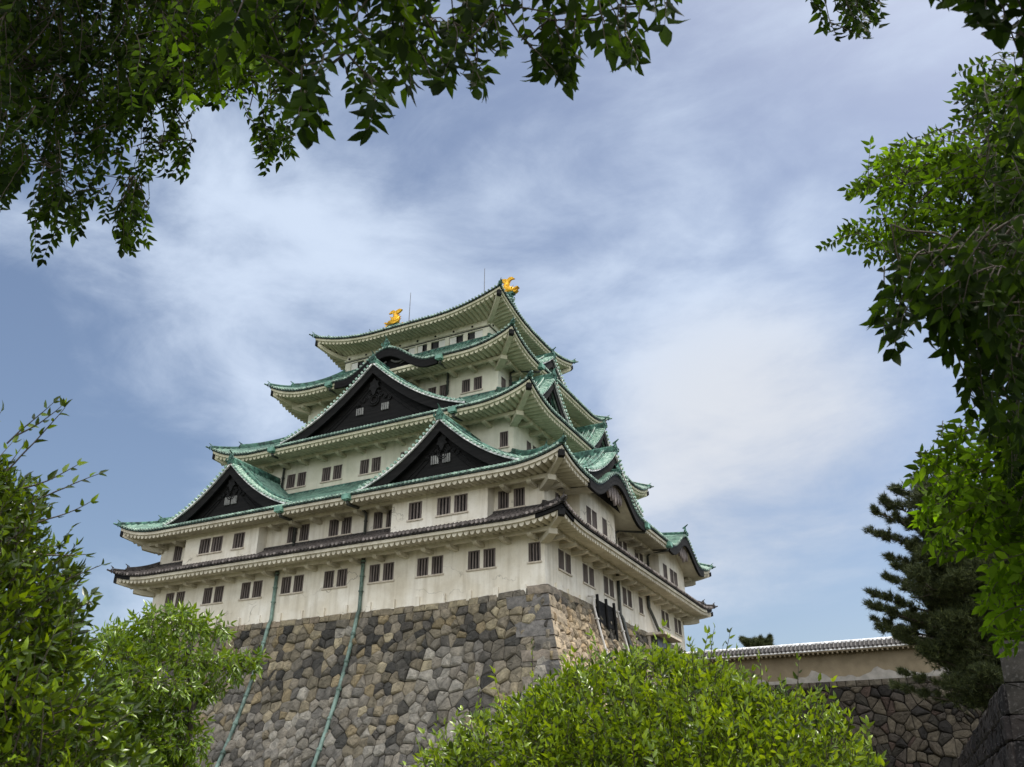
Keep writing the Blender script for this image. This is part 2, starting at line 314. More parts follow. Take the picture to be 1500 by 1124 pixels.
def make_roof(rf, sides=(0, 1, 2, 3)):
    tm = M['copper'] if rf.copper else M['tile']; em = M['copper_end'] if rf.copper else M['tile_end']
    rm = M['ridge'] if rf.copper else M['tile_plain']
    green = rf.i >= 3
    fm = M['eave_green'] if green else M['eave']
    t = MB(); te = MB(); ends = MB(); fas = MB(); sof = MB(); blk = [MB() for _ in range(4)]
    has_k = {k[0] for k in rf.karas}
    for side in sides:
        ih = rf.ihalf(side); oh = ih+rf.R
        n = int(oh/PITCHT)+1
        ss = sorted({round(min(oh, max(-oh, k*PITCHT+o)), 4) for k in range(-n, n+1) for o in OFFS})
        nr = 26 if side in has_k else 8
        def cols(sv):
            r0 = max(0.0, abs(sv)-ih)
            return [rf.pt(side, sv, r0+(rf.R-r0)*j/(nr-1), corr(sv)*(1 if rf.R-r0 > .15 else 0)) for j in range(nr)]
        cc = [cols(sv) for sv in ss]
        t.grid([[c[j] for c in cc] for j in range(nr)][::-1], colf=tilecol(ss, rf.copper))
        # edge of the tiles
        te.grid([[rf.pt(side, sv, rf.R, -0.15) for sv in ss], [c[-1] for c in cc]], (.02, .042, .034) if rf.copper else (.025, .022, .02))
        for k in range(-n, n+1):
            sv = k*PITCHT
            if abs(sv) > oh-.1: continue
            p = rf.pt(side, sv, rf.R, 0.02); te.tube([p-NRM[side]*.05, p+NRM[side]*.10], 0.10, 8, col=(tuple(np.array((.36, .50, .42))*RNG.uniform(.55, 1.25)) if rf.copper else tuple(np.array((.24, .21, .195))*RNG.uniform(.3, 1.5))))  # tile ends coloured pale to carry the glints of light along the eave
        # cream board under the tiles
        fs = np.linspace(-oh+.06, oh-.06, int(oh*4)+2)
        def inkara(sv): return any(kk[0] == side and abs(sv-kk[1]) < kk[2]*.99 for kk in rf.karas)
        follow = [kk for kk in rf.karas if kk[0] == side and kk[4]]
        def infollow(sv): return any(abs(sv-kk[1]) < kk[2]*.99 for kk in follow)
        for a, b in zip(fs[:-1], fs[1:]):
            mid = (a+b)/2
            if infollow(mid): continue
            tgt = blk[(side+(mid > 0)) % 4] if (oh-abs(mid) < 1.9 and rf.i == 1) else fas
            q = lambda sv, r, dz: P(side, sv, rf.inner(side)+r, rf.z0(side, sv, rf.R)+dz)
            e = lambda sv, d: math.copysign(min(abs(sv), oh-d), sv)
            for (ra, za, rb, zb) in ((-.14, -.14, -.10, -.18), (-.10, -.18, -.10, -.40), (-.10, -.40, -.16, -.42), (-.16, -.42, -.40, -.42)):
                tgt.quad(q(e(a, -rb), rf.R+rb, zb), q(e(b, -rb), rf.R+rb, zb), q(e(b, -ra), rf.R+ra, za), q(e(a, -ra), rf.R+ra, za))
        # soffit with plastered round rafters
        rw = rf.hw-rf.hxi; RP = 0.46; ro = rf.R-.22
        m2 = int(oh/RP)+1
        xs = sorted({round(min(oh-.22, max(-oh+.22, k*RP+o)), 4) for k in range(-m2, m2+1) for o in (-.23, -.188, -.16, -.08, 0, .08, .16, .188)})
        def hang(x):
            qv = abs((x/RP+.5) % 1.0-.5)*RP
            return -0.30*math.sqrt(max(0, 1-(qv/.19)**2)) if qv < .19 else 0.0
        segs = []; cur = []
        for x in xs:
            if infollow(x):
                if cur: segs.append(cur); cur = []
            else: cur.append(x)
        if cur: segs.append(cur)
        for sg in segs:
            rows = []
            for j in range(5):
                row = []
                for x in sg:
                    r0 = max(rw-.03, abs(x)-ih); r = r0+(ro-r0)*j/4; qv = (r-rw)/(ro-rw)
                    zi = rf.zE-.33+0.55*rf.liftv(side, x, rf.R)*max(qv, 0.0)
                    zo = rf.z0(side, x, rf.R)-.42
                    row.append(P(side, x, rf.inner(side)+r, zi+(zo-zi)*qv+hang(x)*(.45+.5*max(qv, 0))))
                rows.append(row)
            sof.grid(rows)
            sof.grid([rows[-1], [P(side, x, rf.inner(side)+ro, rf.z0(side, x, rf.R)-.38) for x in sg]])
    o = t.build('roof', tm, tower); o['label'] = ('green copper tiled roof' if rf.copper else 'dark grey clay tiled lean-to roof')
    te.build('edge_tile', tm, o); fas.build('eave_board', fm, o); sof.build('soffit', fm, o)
    for b_ in blk:
        if b_.v: b_.build('corner_cladding', M['black'], o)
    # beam under the rafters and brackets
    bm = MB(); zi = rf.zE-.40
    for side in sides:
        hwall = (rf.hw if side in (0, 2) else rf.hw-K); dwall = (rf.hw-K if side in (0, 2) else rf.hw)
        if rf.i != 5:
            fol = [(kk[1]-kk[2]*.95, kk[1]+kk[2]*.95) for kk in rf.karas if kk[0] == side and kk[4]]
            a = -hwall-.9; spans = []
            for f0, f1 in sorted(fol): spans.append((a, f0)); a = f1
            spans.append((a, hwall+.9))
            for a, b in spans:
                if b-a > .2: bm.box(P(side, (a+b)/2, dwall+.92, zi-.22), ((b-a)/2, .12, .15), (TAN[side], NRM[side], Z))
        if side in (0, 1) and rf.i != 5:
            nb = int(hwall/1.03)
            for k in range(-nb, nb+1, 2):
                sv = (k+(0 if nb % 2 == 0 else 0))*1.03
                if any(kk[0] == side and kk[4] and abs(sv-kk[1]) < kk[2]*.95 for kk in rf.karas): continue
                if rf.i == 2 and any(abs(abs(sv)-c) < 4.4 for c in ((10.3,) if side == 0 else ())): dd = 1.0
                else: dd = 0.0
                if dd: continue
                b = MB(); L_ = 1.2
                prof = [(-.03, -.36), (-.03, -.62), (L_*.55, -.64), (L_-.12, -.58), (L_, -.48), (L_, -.36)]
                b.prism([P(side, sv-.17, dwall+x_, zi+z_) for x_, z_ in prof], TAN[side]*.34)
                b.build('bracket', fm, o)
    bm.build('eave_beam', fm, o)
    # corner beams and hip ridges
    for cx, cy in ((1, -1), (-1, -1), (1, 1), (-1, 1)):
        dg = np.array([cx, cy, 0])/math.sqrt(2)
        side = 0 if cy < 0 else 2
        c0 = np.array([cx*rf.hxi, cy*(rf.hxi-K), 0])
        hz = lambda r: rf.z0(side, rf.ihalf(side)+r, r)
        lat = np.array([-dg[1], dg[0], 0])
        hp = lambda r: c0+np.array([cx*r, cy*r, 0])+Z*hz(min(r, rf.R))
        hr = MB()
        r1 = rf.R*.70
        hr.sweep([hp(r) for r in np.linspace(0, r1, 8)], RIDGE_SEC(.22, .46))
        ornament(hr, hp(r1)+Z*.08, dg, lat, .55)
        hr.sweep([hp(r) for r in np.linspace(r1, rf.R+.05, 6)], RIDGE_SEC(.17, .26))
        tip = hp(rf.R)+dg*.12
        ornament(hr, tip-Z*.02, dg, lat, .42)
        hr.tube([tip+dg*.0-Z*.02, tip+dg*.42+Z*.13], [.08, .07], 6)
        hr.build('hip_ridge', rm, o)
        cb = MB(); rw = rf.hw-rf.hxi
        q = lambda r, dz: c0+np.array([cx*r, cy*r, 0])+Z*(rf.zE-.62+(rf.zE+rf.lift-.55-rf.zE+.62)*max(0, (r-rw)/(rf.R-rw))**1.6+dz)
        cb.sweep([q(r, 0) for r in np.linspace(rw-.05, rf.R-.28, 6)], [(-.2, .1), (.2, .1), (.2, -.3), (-.2, -.3)])
        if rf.i != 5:
            cb.sweep([q(r, -.30) for r in np.linspace(rw-.05, rw+1.15, 3)], [(-.3, 0), (.3, 0), (.3, -.36), (-.3, -.36)])
        cb.build('corner_beam', fm, o)
        ce = MB(); ce.sweep([q(r, 0) for r in (rf.R-.29, rf.R-.12)], [(-.21, .11), (.21, .11), (.21, -.31), (-.21, -.31)]); ce.build('corner_cap', M['blacktrim'], o)
    # cap course against the wall above
    nb = MB()
    if rf.i != 5:
        for side in sides:
            ih = rf.ihalf(side)
            nb.sweep([P(side, -ih-.1, rf.inner(side)+.10, rf.zI-.05), P(side, ih+.1, rf.inner(side)+.10, rf.zI-.05)], [(-.12, -.1), (-.12, .12), (0, .22), (.12, .12), (.12, -.1)])
        nb.build('cap_course', rm, o)
    # cusped gables: black board under the raised eave
    for (side, c, W, h, follow) in rf.karas:
        g_ = MB(); din = rf.inner(side)
        us = np.linspace(-.995, .995, 61)
        top = lambda u: max(rf.zE+h*kcurve(u), rf.z0(side, c+u*W, rf.R))
        bw = lambda u: .78-.16*abs(u)**3
        pts = [(c+u*W, top(u)) for u in us]
        fr, bk = rf.R-.02, rf.R-.24
        A = [P(side, s_, din+fr, z_-.15) for s_, z_ in pts]; B = [P(side, s_, din+fr, z_-.15-bw(u)) for (s_, z_), u in zip(pts, us)]
        A2 = [P(side, s_, din+bk, z_-.15) for s_, z_ in pts]; B2 = [P(side, s_, din+bk, z_-.15-bw(u)) for (s_, z_), u in zip(pts, us)]
        g_.grid([B, A]); g_.grid([A2, B2]); g_.grid([B2, B])
        g_.quad(A[0], A2[0], B2[0], B[0]); g_.quad(A[-1], B[-1], B2[-1], A2[-1])
        go = g_.build('cusped_gable', M['black'], tower)
        tr = MB()
        for dz_, th in ((.33, .035), (.62, .03)):
            tr.grid([[P(side, s_, din+fr+.02, z_-.15-bw(u)*dz_*1.4-th) for (s_, z_), u in zip(pts, us)], [P(side, s_, din+fr+.02, z_-.15-bw(u)*dz_*1.4) for (s_, z_), u in zip(pts, us)]])
        tr.build('trim', M['blacktrim'], go)
        if follow:
            # curved plaster ceiling from the board to the wall, with pale carved pendants
            sf = MB(); dw = (rf.hw if side in (1, 3) else rf.hw-K)-din
            mk = lambda r, dz: [P(side, s_, din+r, z_+dz) for s_, z_ in pts]
            sf.grid([mk(dw-.1, -.55), mk(rf.R-.22, -.72)])
            sf.grid([mk(rf.R-.23, -.72), mk(rf.R-.23, -.3)])
            sf.build('curved_soffit', fm, go)
            cv = MB()
            for k_ in range(-2, 3):
                u0 = k_*.1; s_ = c+u0*W; zt = top(u0)-.85
                cv.prism([P(side, s_-.22, din+rf.R-.55, zt), P(side, s_-.25, din+rf.R-.55, zt-.55-.2*(2-abs(k_))), P(side, s_, din+rf.R-.55, zt-.95-.3*(2-abs(k_))), P(side, s_+.25, din+rf.R-.55, zt-.55-.2*(2-abs(k_))), P(side, s_+.22, din+rf.R-.55, zt)], NRM[side]*.2)
            cv.build('carved_pendant', M['lattice'], go)
        else:
            ty = MB()
            lo = [P(side, s_, din+rf.R-.75, rf.z0(side, s_, rf.R)-.50) for s_, z_ in pts]
            ty.grid([lo, [P(side, s_, din+rf.R-.75, z_-.2) for s_, z_ in pts]])
            ty.grid([[P(side, s_, din+rf.R-.2, rf.z0(side, s_, rf.R)-.1) for s_, z_ in pts], lo])
            ty.build('tympanum', M['blacktrim'], go)
            sw = MB()
            for sg in (-1, 1):
                q = [P(side, c+sg*W*a, din+rf.R-.6, rf.zE+b) for a, b in ((.05, 1.05), (.12, .8), (.2, .72), (.27, .82), (.3, .62), (.22, .5))]
                sw.tube(q, [.1, .1, .09, .07, .06, .03], 6)
            sw.build('carved_frog_leg', M['trimline'], go)
        # ridge of the cusp with end tile
        rd = MB(); zc = rf.zE+h+.08
        rd.sweep([P(side, c, din+max(.0, rf.R-4.0), zc+.35), P(side, c, din+rf.R-.5, zc), P(side, c, din+rf.R-.05, zc-.02)], RIDGE_SEC(.2, .42))
        ornament(rd, P(side, c, din+rf.R-.05, zc+.05), NRM[side], TAN[side], .85)
        rd.build('ridge_ornament', rm, go)
    return o

def gable(side, s0, D, W, za, zb, din, windows=None, clad='black', wsc=1.0, copperwall=False):
    prof = lambda u: za-(za-zb)*(1.52*u-.52*u*u)
    gw = MB(); us = np.linspace(0, 1, 15)
    for sg in (-1, 1):
        a = [P(side, s0+sg*u*W, D-.45, prof(u)-.12) for u in us]; b = [P(side, s0+sg*u*W, D-.45, zb-.9) for u in us]
        gw.grid([b, a] if sg > 0 else [a, b])
    go = gw.build('gable', M['copper_plain'] if copperwall else M['black'], tower)
    go['label'] = 'black clad triangular gable with concave tiled slopes'
    sl = MB(); nd = int((D+.3-din)/PITCHT)
    ds = sorted({round(min(D+.3, max(din, D+.12-k*PITCHT+o)), 4) for k in range(-1, nd+2) for o in OFFS})
    uu = np.linspace(0, 1.07, 13)
    for sg in (-1, 1):
        rows = [[P(side, s0+sg*u*W, d, prof(u)+corr(d-D-.12)) for d in ds] for u in uu]
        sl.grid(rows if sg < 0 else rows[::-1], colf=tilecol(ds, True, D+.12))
        sl.grid([[P(side, s0+sg*u*W, D+.3, prof(u)-.16) for u in uu], [P(side, s0+sg*u*W, D+.3, prof(u)) for u in uu]])
        sl.grid([[P(side, s0+sg*u*W, D-.4, prof(u)-.16) for u in uu], [P(side, s0+sg*u*W, D+.3, prof(u)-.16) for u in uu]])
    sl.build('gable_roof', M['copper'], go)
    rk = MB()
    for sg in (-1, 1):
        vt = MB()
        pts = [P(side, s0+sg*u*W, D, prof(u)) for u in np.linspace(0.02, 1.05, 200)]
        acc = 0
        for p, q in zip(pts[:-1], pts[1:]):
            acc += np.linalg.norm(q-p)
            if acc > .36:
                acc = 0; vt.tube([q-NRM[side]*.42+Z*.13, q+NRM[side]*.42+Z*.07], .115, 7)
        vt.build('verge_edging', M['copper_end'], go)
        for dd, w_, h_ in ((.72, .20, .42), (1.30, .12, .26), (1.85, .11, .22)):
            f = lambda u: P(side, s0+sg*u*W, D-dd, prof(u)+.04)
            rk.sweep([f(u) for u in np.linspace(.03, .93, 14)], RIDGE_SEC(w_, h_))
        tn = TAN[side]*sg
        ornament(rk, P(side, s0+sg*.94*W, D-.62, prof(.94)+.05), tn*.9-Z*.1, NRM[side], .5)
    rk.sweep([P(side, s0, din-.05, za+.02), P(side, s0, D+.25, za+.02)], RIDGE_SEC(.2, .50))
    ornament(rk, P(side, s0, D+.25, za+.05), NRM[side], TAN[side], .82)
    rk.build('ridge', M['ridge'], go)
    bb = MB(); tl = MB()
    for sg in (-1, 1):
        bw = lambda u: .62+.30*u
        for y0, lo, hi in ((D+.16, 0, 1),):
            A = [P(side, s0+sg*u*W, D+.16, prof(u)-.15) for u in us]; B = [P(side, s0+sg*u*W, D+.16, max(prof(u)-.15-bw(u)-.25*(1-u), zb-.75)) for u in us]
            A2 = [p-NRM[side]*.16 for p in A]; B2 = [p-NRM[side]*.16 for p in B]
            bb.grid([B, A]); bb.grid([B2, B]); bb.grid([A2, B2])
        C_ = [P(side, s0+sg*u*W, D-.40, max(prof(u)-1.35-.45*u, zb-.75)) for u in np.linspace(.08, .78, 12)]
        tl.tube(C_, .04, 5)
        C_ = [P(side, s0+sg*u*W, D-.40, max(prof(u)-1.75-.5*u, zb-.75)) for u in np.linspace(.03, .70, 12)]
        tl.tube(C_, .03, 5)
    bb.build('barge_board', M['black'], go)
    tl.build('trim', M['blacktrim'], go)
    # carved pendant below the apex
    pd = MB(); q = za-1.75*wsc
    shape = [(0, .9), (.22, .55), (.5, .45), (.42, .1), (.62, -.2), (.3, -.35), (.16, -.75), (0, -.95), (-.16, -.75), (-.3, -.35), (-.62, -.2), (-.42, .1), (-.5, .45), (-.22, .55)]
    pd.prism([P(side, s0+a*.75*wsc, D-.42, q+b*.75*wsc) for a, b in shape], NRM[side]*.25)
    zc = zb+(za-zb)*.40
    for rr in (.42, .27):
        pd.tube([P(side, s0+rr*wsc*math.cos(a), D-.36, zc+rr*wsc*math.sin(a)) for a in np.linspace(0, 2*PI, 17)], .055*wsc, 5, cap=False)
    for sg in (-1, 1):
        for j in range(3):
            x0 = s0+sg*(.55+.38*j)*wsc; z0_ = zc+(.28-.2*j)*wsc
            pd.tube([P(side, x0+sg*.17*wsc*(1-k/14)*math.cos(k*.9), D-.36, z0_+.17*wsc*(1-k/14)*math.sin(k*.9)) for k in range(12)], .05*wsc, 5)
        for j in range(2):
            x0 = s0+sg*(.2+.2*j)*wsc; z0_ = zc+(.62-.1*j)*wsc
            pd.tube([P(side, x0+sg*.13*wsc*(1-k/12)*math.cos(k*.9), D-.36, z0_+.13*wsc*(1-k/12)*math.sin(k*.9)) for k in range(10)], .045*wsc, 5)
    pd.build('carved_pendant', M['blacktrim'], go)
    for (a, b, z0_, z1_) in windows or ():
        wv = MB()
        for k in range(4):
            x = a+(b-a)*(k+.5)/4; wv.box(P(side, x, D-.38, (z0_+z1_)/2), ((b-a)*.075, .05, (z1_-z0_)/2), (TAN[side], NRM[side], Z))
        wv.build('lattice_window', M['white'], go)
    return go

# ---- walls with window openings
def wall(side, dist, s0, s1, z0, z1, ops, m, depth=.22, mb=None):
    mb = mb or MB()
    xs = sorted({s0, s1, *[v for o in ops for v in o[:2] if s0 < v < s1]}); zs = sorted({z0, z1, *[v for o in ops for v in o[2:4]]})
    for a, b in zip(xs[:-1], xs[1:]):
        for c, d in zip(zs[:-1], zs[1:]):
            mx_, mz = (a+b)/2, (c+d)/2
            if any(o[0] < mx_ < o[1] and o[2] < mz < o[3] for o in ops): continue
            mb.quad(P(side, a, dist, c), P(side, b, dist, c), P(side, b, dist, d), P(side, a, dist, d))
    for o in ops:
        a, b = max(o[0], s0), min(o[1], s1); c, d = o[2:4]
        if a >= b: continue
        e = dist-depth
        mb.quad(P(side, a, dist, c), P(side, a, dist, d), P(side, a, e, d), P(side, a, e, c))
        mb.quad(P(side, b, dist, d), P(side, b, dist, c), P(side, b, e, c), P(side, b, e, d))
        mb.quad(P(side, b, dist, c), P(side, a, dist, c), P(side, a, e, c), P(side, b, e, c))
        mb.quad(P(side, a, dist, d), P(side, b, dist, d), P(side, b, e, d), P(side, a, e, d))
    return mb
def windows(side, dist, groups, z0, z1, frame=M['lattice']):
    """groups: lists of panes (a, b) that share one sill"""
    for gp in groups:
        wv = MB(); lb = MB()
        for a, b in gp:
            wv.quad(P(side, a-.02, dist-.21, z0-.02), P(side, b+.02, dist-.21, z0-.02), P(side, b+.02, dist-.21, z1+.02), P(side, a-.02, dist-.21, z1+.02))
            n = 4
            for k in range(n):
                x = a+(b-a)*(k+.5)/n
                lb.box(P(side, x, dist-.10, (z0+z1)/2), ((b-a)*.055, .045, (z1-z0)/2-.03), (TAN[side], NRM[side], Z))
            for x in (a+.035, b-.035): lb.box(P(side, x, dist-.03, (z0+z1)/2), (.033, .045, (z1-z0)/2-.005), (TAN[side], NRM[side], Z))
            lb.box(P(side, (a+b)/2, dist-.03, z1-.035), ((b-a)/2-.07, .045, .033), (TAN[side], NRM[side], Z))
        o = wv.build('window', M['glass'], tower)
        lb.build('lattice', frame, o)
        sb = MB(); a, b = gp[0][0]-.1, gp[-1][1]+.1
        sb.prism([P(side, a, dist-.03, z0-.02), P(side, a, dist+.10, z0-.03), P(side, a, dist+.10, z0-.14), P(side, a, dist-.03, z0-.14)], TAN[side]*(b-a))
        sb.build('sill', M['sill'], o)
def pairs(cs, w=.93, gap=.28): return [[(c-gap/2-w, c-gap/2), (c+gap/2, c+gap/2+w)] for c in cs]
def ops_of(groups, z0, z1): return [(a, b, z0, z1) for gp in groups for a, b in gp]
def box_walls(i, z0, z1, opl, opr, m, extra=None):
    mb = MB()
    wall(0, HY[i], -HX[i], HX[i], z0, z1, opl, m, mb=mb); wall(1, HX[i], -HY[i], HY[i], z0, z1, opr, m, mb=mb)
    wall(2, HY[i], -HX[i], HX[i], z0, z1, [], m, mb=mb); wall(3, HX[i], -HY[i], HY[i], z0, z1, [], m, mb=mb)
    if extra: extra(mb)
    o = mb.build('storey_wall', m, tower)
    # raised plaster strip on the corners
    c = MB()
    for sd, s_, d in ((0, HX[i]-.16, HY[i]), (1, -HY[i]+.16, HX[i]), (0, -HX[i]+.16, HY[i])): pass
    return o

# storey 1
W1 = pairs([-15.53, -11.28, -7.26, -3.18, .91, 5.05, 9.18, 13.33])+[[(16.90, 17.80)]]
W1R = pairs([-12.72, -8.36, -4.2, -.05])+[[(2.85, 3.85)]]+pairs([10.1, 14.0])
def stubs(mb):
    for x in np.arange(-16.4, 17.6, 2.06): mb.box(P(0, x, HY[1]+.06, -.25), (.19, .09, .33), (TAN[0], NRM[0], Z))
    for y in np.arange(-14.3, 15, 2.06):
        if not (-8.9 < y < -4.0 or 4.0 < y < 9): mb.box(P(1, y, HX[1]+.06, .0), (.17, .09, .36), (TAN[1], NRM[1], Z))
box_walls(1, -1.1, 3.75, ops_of(W1, 1.55, 2.82), ops_of(W1R, 1.50, 2.86), M['plaster'], stubs)
windows(0, HY[1], W1, 1.55, 2.82); windows(1, HX[1], W1R, 1.50, 2.86)
# storey 2 with projecting bays
W2 = [[(-16.6, -15.65), (-15.35, -14.42)]]+pairs([-3.17, .9])+[[(4.0, 4.83), (5.15, 6.05)]]+[[(14.57, 15.43), (15.80, 16.66)]]
W2R = [[(-14.04, -13.2)]]+pairs([-.43, 3.7])
box_walls(2, 4.3, 7.55, ops_of(W2, 5.52, 6.83), ops_of(W2R, 5.6, 6.85), M['plaster'])
windows(0, HY[2], W2, 5.52, 6.83); windows(1, HX[2], W2R, 5.6, 6.85)
def bay(side, dist, s0, s1, z0, z1, groups, wz0, wz1, ztop=None):
    mb = MB(); D = dist+1.0
    wall(side, D, s0, s1, z0, z1, ops_of(groups, wz0, wz1), M['plaster'], mb=mb)
    for s_, fl in ((s0, 1), (s1, 0)):
        q = [P(side, s_, dist-.1, z0), P(side, s_, D, z0), P(side, s_, D, z1), P(side, s_, dist-.1, z1)]
        mb.quad(*(q if fl else q[::-1]))
    if ztop:
        n = 24; xs = np.linspace(s0, s1, n)
        mb.grid([[P(side, x, D, z1) for x in xs], [P(side, x, D, max(z1, ztop(x))) for x in xs]])
    mb.build('bay', M['plaster'], tower)
    windows(side, D, groups, wz0, wz1)
bay(0, HY[2], -14.26, -6.35, 4.40, 7.35, [[(-12.62, -11.44), (-11.28, -10.12)], [(-8.96, -7.78)]], 5.42, 6.66)
bay(0, HY[2], 6.32, 14.28, 4.40, 7.35, [[(7.79, 8.92)], [(10.2, 11.31), (11.6, 12.68)]], 5.42, 6.70)
KR = [(1, -7.9, 6.0, 2.1, True), (1, 10.0, 5.6, 1.9, True)]
bay(1, HX[2], -12.0, -4.84, 4.40, 7.2, [[(-10.78, -9.89), (-9.71, -8.74)], [(-7.60, -6.67)]], 5.35, 6.69, lambda x: 7.65+2.1*kcurve((x+7.9)/6.0)-.5)
bay(1, HX[2], 6.20, 14.0, 4.40, 7.2, [[(7.35, 8.5)], [(9.38, 10.43), (10.57, 11.65)]], 5.30, 6.62, lambda x: 7.65+1.9*kcurve((x-10.0)/5.6)-.5)
# storey 3
W3 = pairs([-12.4, -8.3, -4.35, -.28, 3.85, 7.9])+[[(12.2, 12.95)]]
W3R = pairs([-7.9, -3.8, .3, 4.4, 8.4], .8, .35)
box_walls(3, 10.4, 15.1, ops_of(W3, 12.33, 13.62), ops_of(W3R, 12.33, 13.62), M['plaster_green'])
windows(0, HY[3], W3, 12.33, 13.62); windows(1, HX[3], W3R, 12.33, 13.62)
# storey 4
W4 = pairs([-8.2, -4.1, 4.3, 7.82], .84, .36); W4R = [[(-8.18+.45, -7.35+.45)]]+pairs([-3.5, 0.5, 4.5], .84, .36)
box_walls(4, 17.5, 22.1, ops_of(W4, 19.58, 20.83), ops_of(W4R, 19.45, 20.7), M['plaster_green'])
windows(0, HY[4], W4, 19.58, 20.83); windows(1, HX[4], W4R, 19.45, 20.7)
# storey 5: observation windows between posts
O5 = [(-7.6, -5.97), (-5.49, -3.94), (-3.51, -1.95), (-1.5, .05), (.35, 1.47), (1.91, 3.51), (3.94, 5.49), (5.97, 7.60)]
O5R = [(-5.2, -3.6), (-3.1, -1.6), (-1.1, .4), (.9, 2.4), (2.9, 4.4)]
Z5a, Z5b = 26.22, 27.05
def trim5(mb):
    pass
box_walls(5, 24.6, 28.6, [(a, b, Z5a, Z5b) for a, b in O5], [(a, b, Z5a, Z5b) for a, b in O5R], M['plaster_green'])
for side, dist, ops in ((0, HY[5], O5), (1, HX[5], O5R)):
    for k, (a, b) in enumerate(ops):
        wv = MB(); wv.quad(P(side, a, dist-.2, Z5a), P(side, b, dist-.2, Z5a), P(side, b, dist-.2, Z5b), P(side, a, dist-.2, Z5b))
        o = wv.build('observation_window', M['glass'], tower)
        sh = MB(); x0, x1 = ((a+b)/2, b) if k % 2 else (a, (a+b)/2)
        if k == len(ops)-1: x0, x1 = (a+b)/2-.1, b
        sh.box(P(side, (x0+x1)/2, dist-.13, (Z5a+Z5b)/2), ((x1-x0)/2-.03, .03, (Z5b-Z5a)/2-.04), (TAN[side], NRM[side], Z)); sh.build('shutter', M['shutter'], o)
        fr = MB(); y0, y1 = (a, (a+b)/2) if k % 2 else ((a+b)/2, b)
        if k == len(ops)-1: y0, y1 = a, (a+b)/2-.1
        for x in (y0+.04, y1-.04): fr.box(P(side, x, dist-.12, (Z5a+Z5b)/2), (.035, .03, (Z5b-Z5a)/2-.02), (TAN[side], NRM[side], Z))
        fr.build('frame', M['blacktrim'], o)
tb = MB(); tk = MB(); tc_ = MB()
for side, hh, dd in ((0, HX[5], HY[5]), (1, HY[5], HX[5])):
    tb.box(P(side, 0, dd+.05, 27.50), (hh+.09, .05, .17), (TAN[side], NRM[side], Z))
    tc_.box(P(side, 0, dd+.03, 27.20), (hh+.05, .035, .045), (TAN[side], NRM[side], Z))
    tb.box(P(side, 0, dd+.04, 26.10), (hh+.09, .06, .08), (TAN[side], NRM[side], Z))
    for x in np.arange(-hh+.55, hh, 2.04 if side == 0 else 1.9):
        tk = MB(); p = P(side, x, dd+.1, 27.50); tk.tube([p, p+NRM[side]*.07], .10, 10); tk.build('nail_cover', M['blacktrim'], tower)
tb.build('tie_beam', M['plaster_green'], tower); tc_.build('trim_line', M['pipe_dark'], tower)

# ---- roofs
R1 = Roof(1, 20.55, 18.105, 3.95, 5.22, .62, 4.6, 18.105, copper=False)
R2 = Roof(2, 20.74, 13.406, 7.62, 11.58, .92, 5.0, 18.105, karas=KR)
R3 = Roof(3, 16.29, 10.435, 15.20, 18.95, 1.25, 5.5, 13.406)
R4 = Roof(4, 13.25, 8.288, 22.28, 26.0, 1.30, 5.5, 10.435, karas=[(0, .3, 5.6, 2.15, False)], conc=1.5)
for r in (R1, R2, R3, R4): make_roof(r)
# top roof: hipped skirt and gabled upper part
R5 = Roof(5, 10.69, 7.0, 28.35, 30.6, 1.45, 7.5, 8.288, power=2.0, conc=1.62)
o5 = make_roof(R5)
up = MB(); zr = 33.9; yi = R5.hxi-K; gx = 7.35
f5 = lambda q: 30.6+(zr-30.6)*(1-(1-q)**1.0*(.78+.22*(1-q)))            # q 0 at hip line .. 1 at ridge
ds = sorted({round(min(gx, max(-gx, k*PITCHT+o)), 4) for k in range(-24, 25) for o in OFFS})
for sg in (-1, 1):
    rows = [[np.array([x, sg*yi*(1-q), f5(q)+corr(x)]) for x in ds] for q in np.linspace(0, 1, 8)]
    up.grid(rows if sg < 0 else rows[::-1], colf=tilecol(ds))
up.build('upper_slope', M['copper'], o5)
rd = MB(); rd.sweep([np.array([x, 0, zr]) for x in (-gx-.1, gx+.1)], RIDGE_SEC(.3, .55)); rd.build('main_ridge', M['ridge'], o5)
for sg in (-1, 1):
    gm = MB(); qs = np.linspace(0, 1, 9)
    for s2 in (-1, 1):
        a = [np.array([sg*(gx-.6), s2*yi*(1-q), f5(q)-.1]) for q in qs]; b = [np.array([sg*(gx-.6), s2*yi*(1-q), 30.0]) for q in qs]
        gm.grid([b, a])
    go = gm.build('gable', M['black'], tower)
    bb = MB()
    for s2 in (-1, 1):
        vt = MB()
        A = [np.array([sg*(gx-.05), s2*yi*(1-q)*1.03, f5(q)-.15]) for q in qs]; B = [p-Z*.65 for p in A]; A2 = [p-np.array([sg*.15, 0, 0]) for p in A]; B2 = [p-Z*.65 for p in A2]
        bb.grid([B, A]); bb.grid([B2, B]); bb.grid([A2, B2])
        for q in np.linspace(0.02, .98, 20):
            p = np.array([sg*gx, s2*yi*(1-q), f5(q)+.06]); vt.tube([p-np.array([sg*.3, 0, 0]), p+np.array([sg*.3, 0, 0])], .09, 6)
        vt.build('verge_edging', M['copper_end'], go)
    bb.build('barge_board', M['black'], go)
    od = MB(); ornament(od, (sg*(gx+.1), 0, zr+.0), (sg, 0, 0), (0, 1, 0), .95)
    for s2 in (-1, 1):
        od.sweep([np.array([sg*(gx-.75), s2*yi*(1-q), f5(q)+.03]) for q in np.linspace(.05, 1, 8)], RIDGE_SEC(.18, .36))
        ornament(od, (sg*(gx-.75), s2*yi*.97, f5(.03)+.05), (0, s2, 0), (1, 0, 0), .55)
    od.build('ridge_ornament', M['ridge'], go)

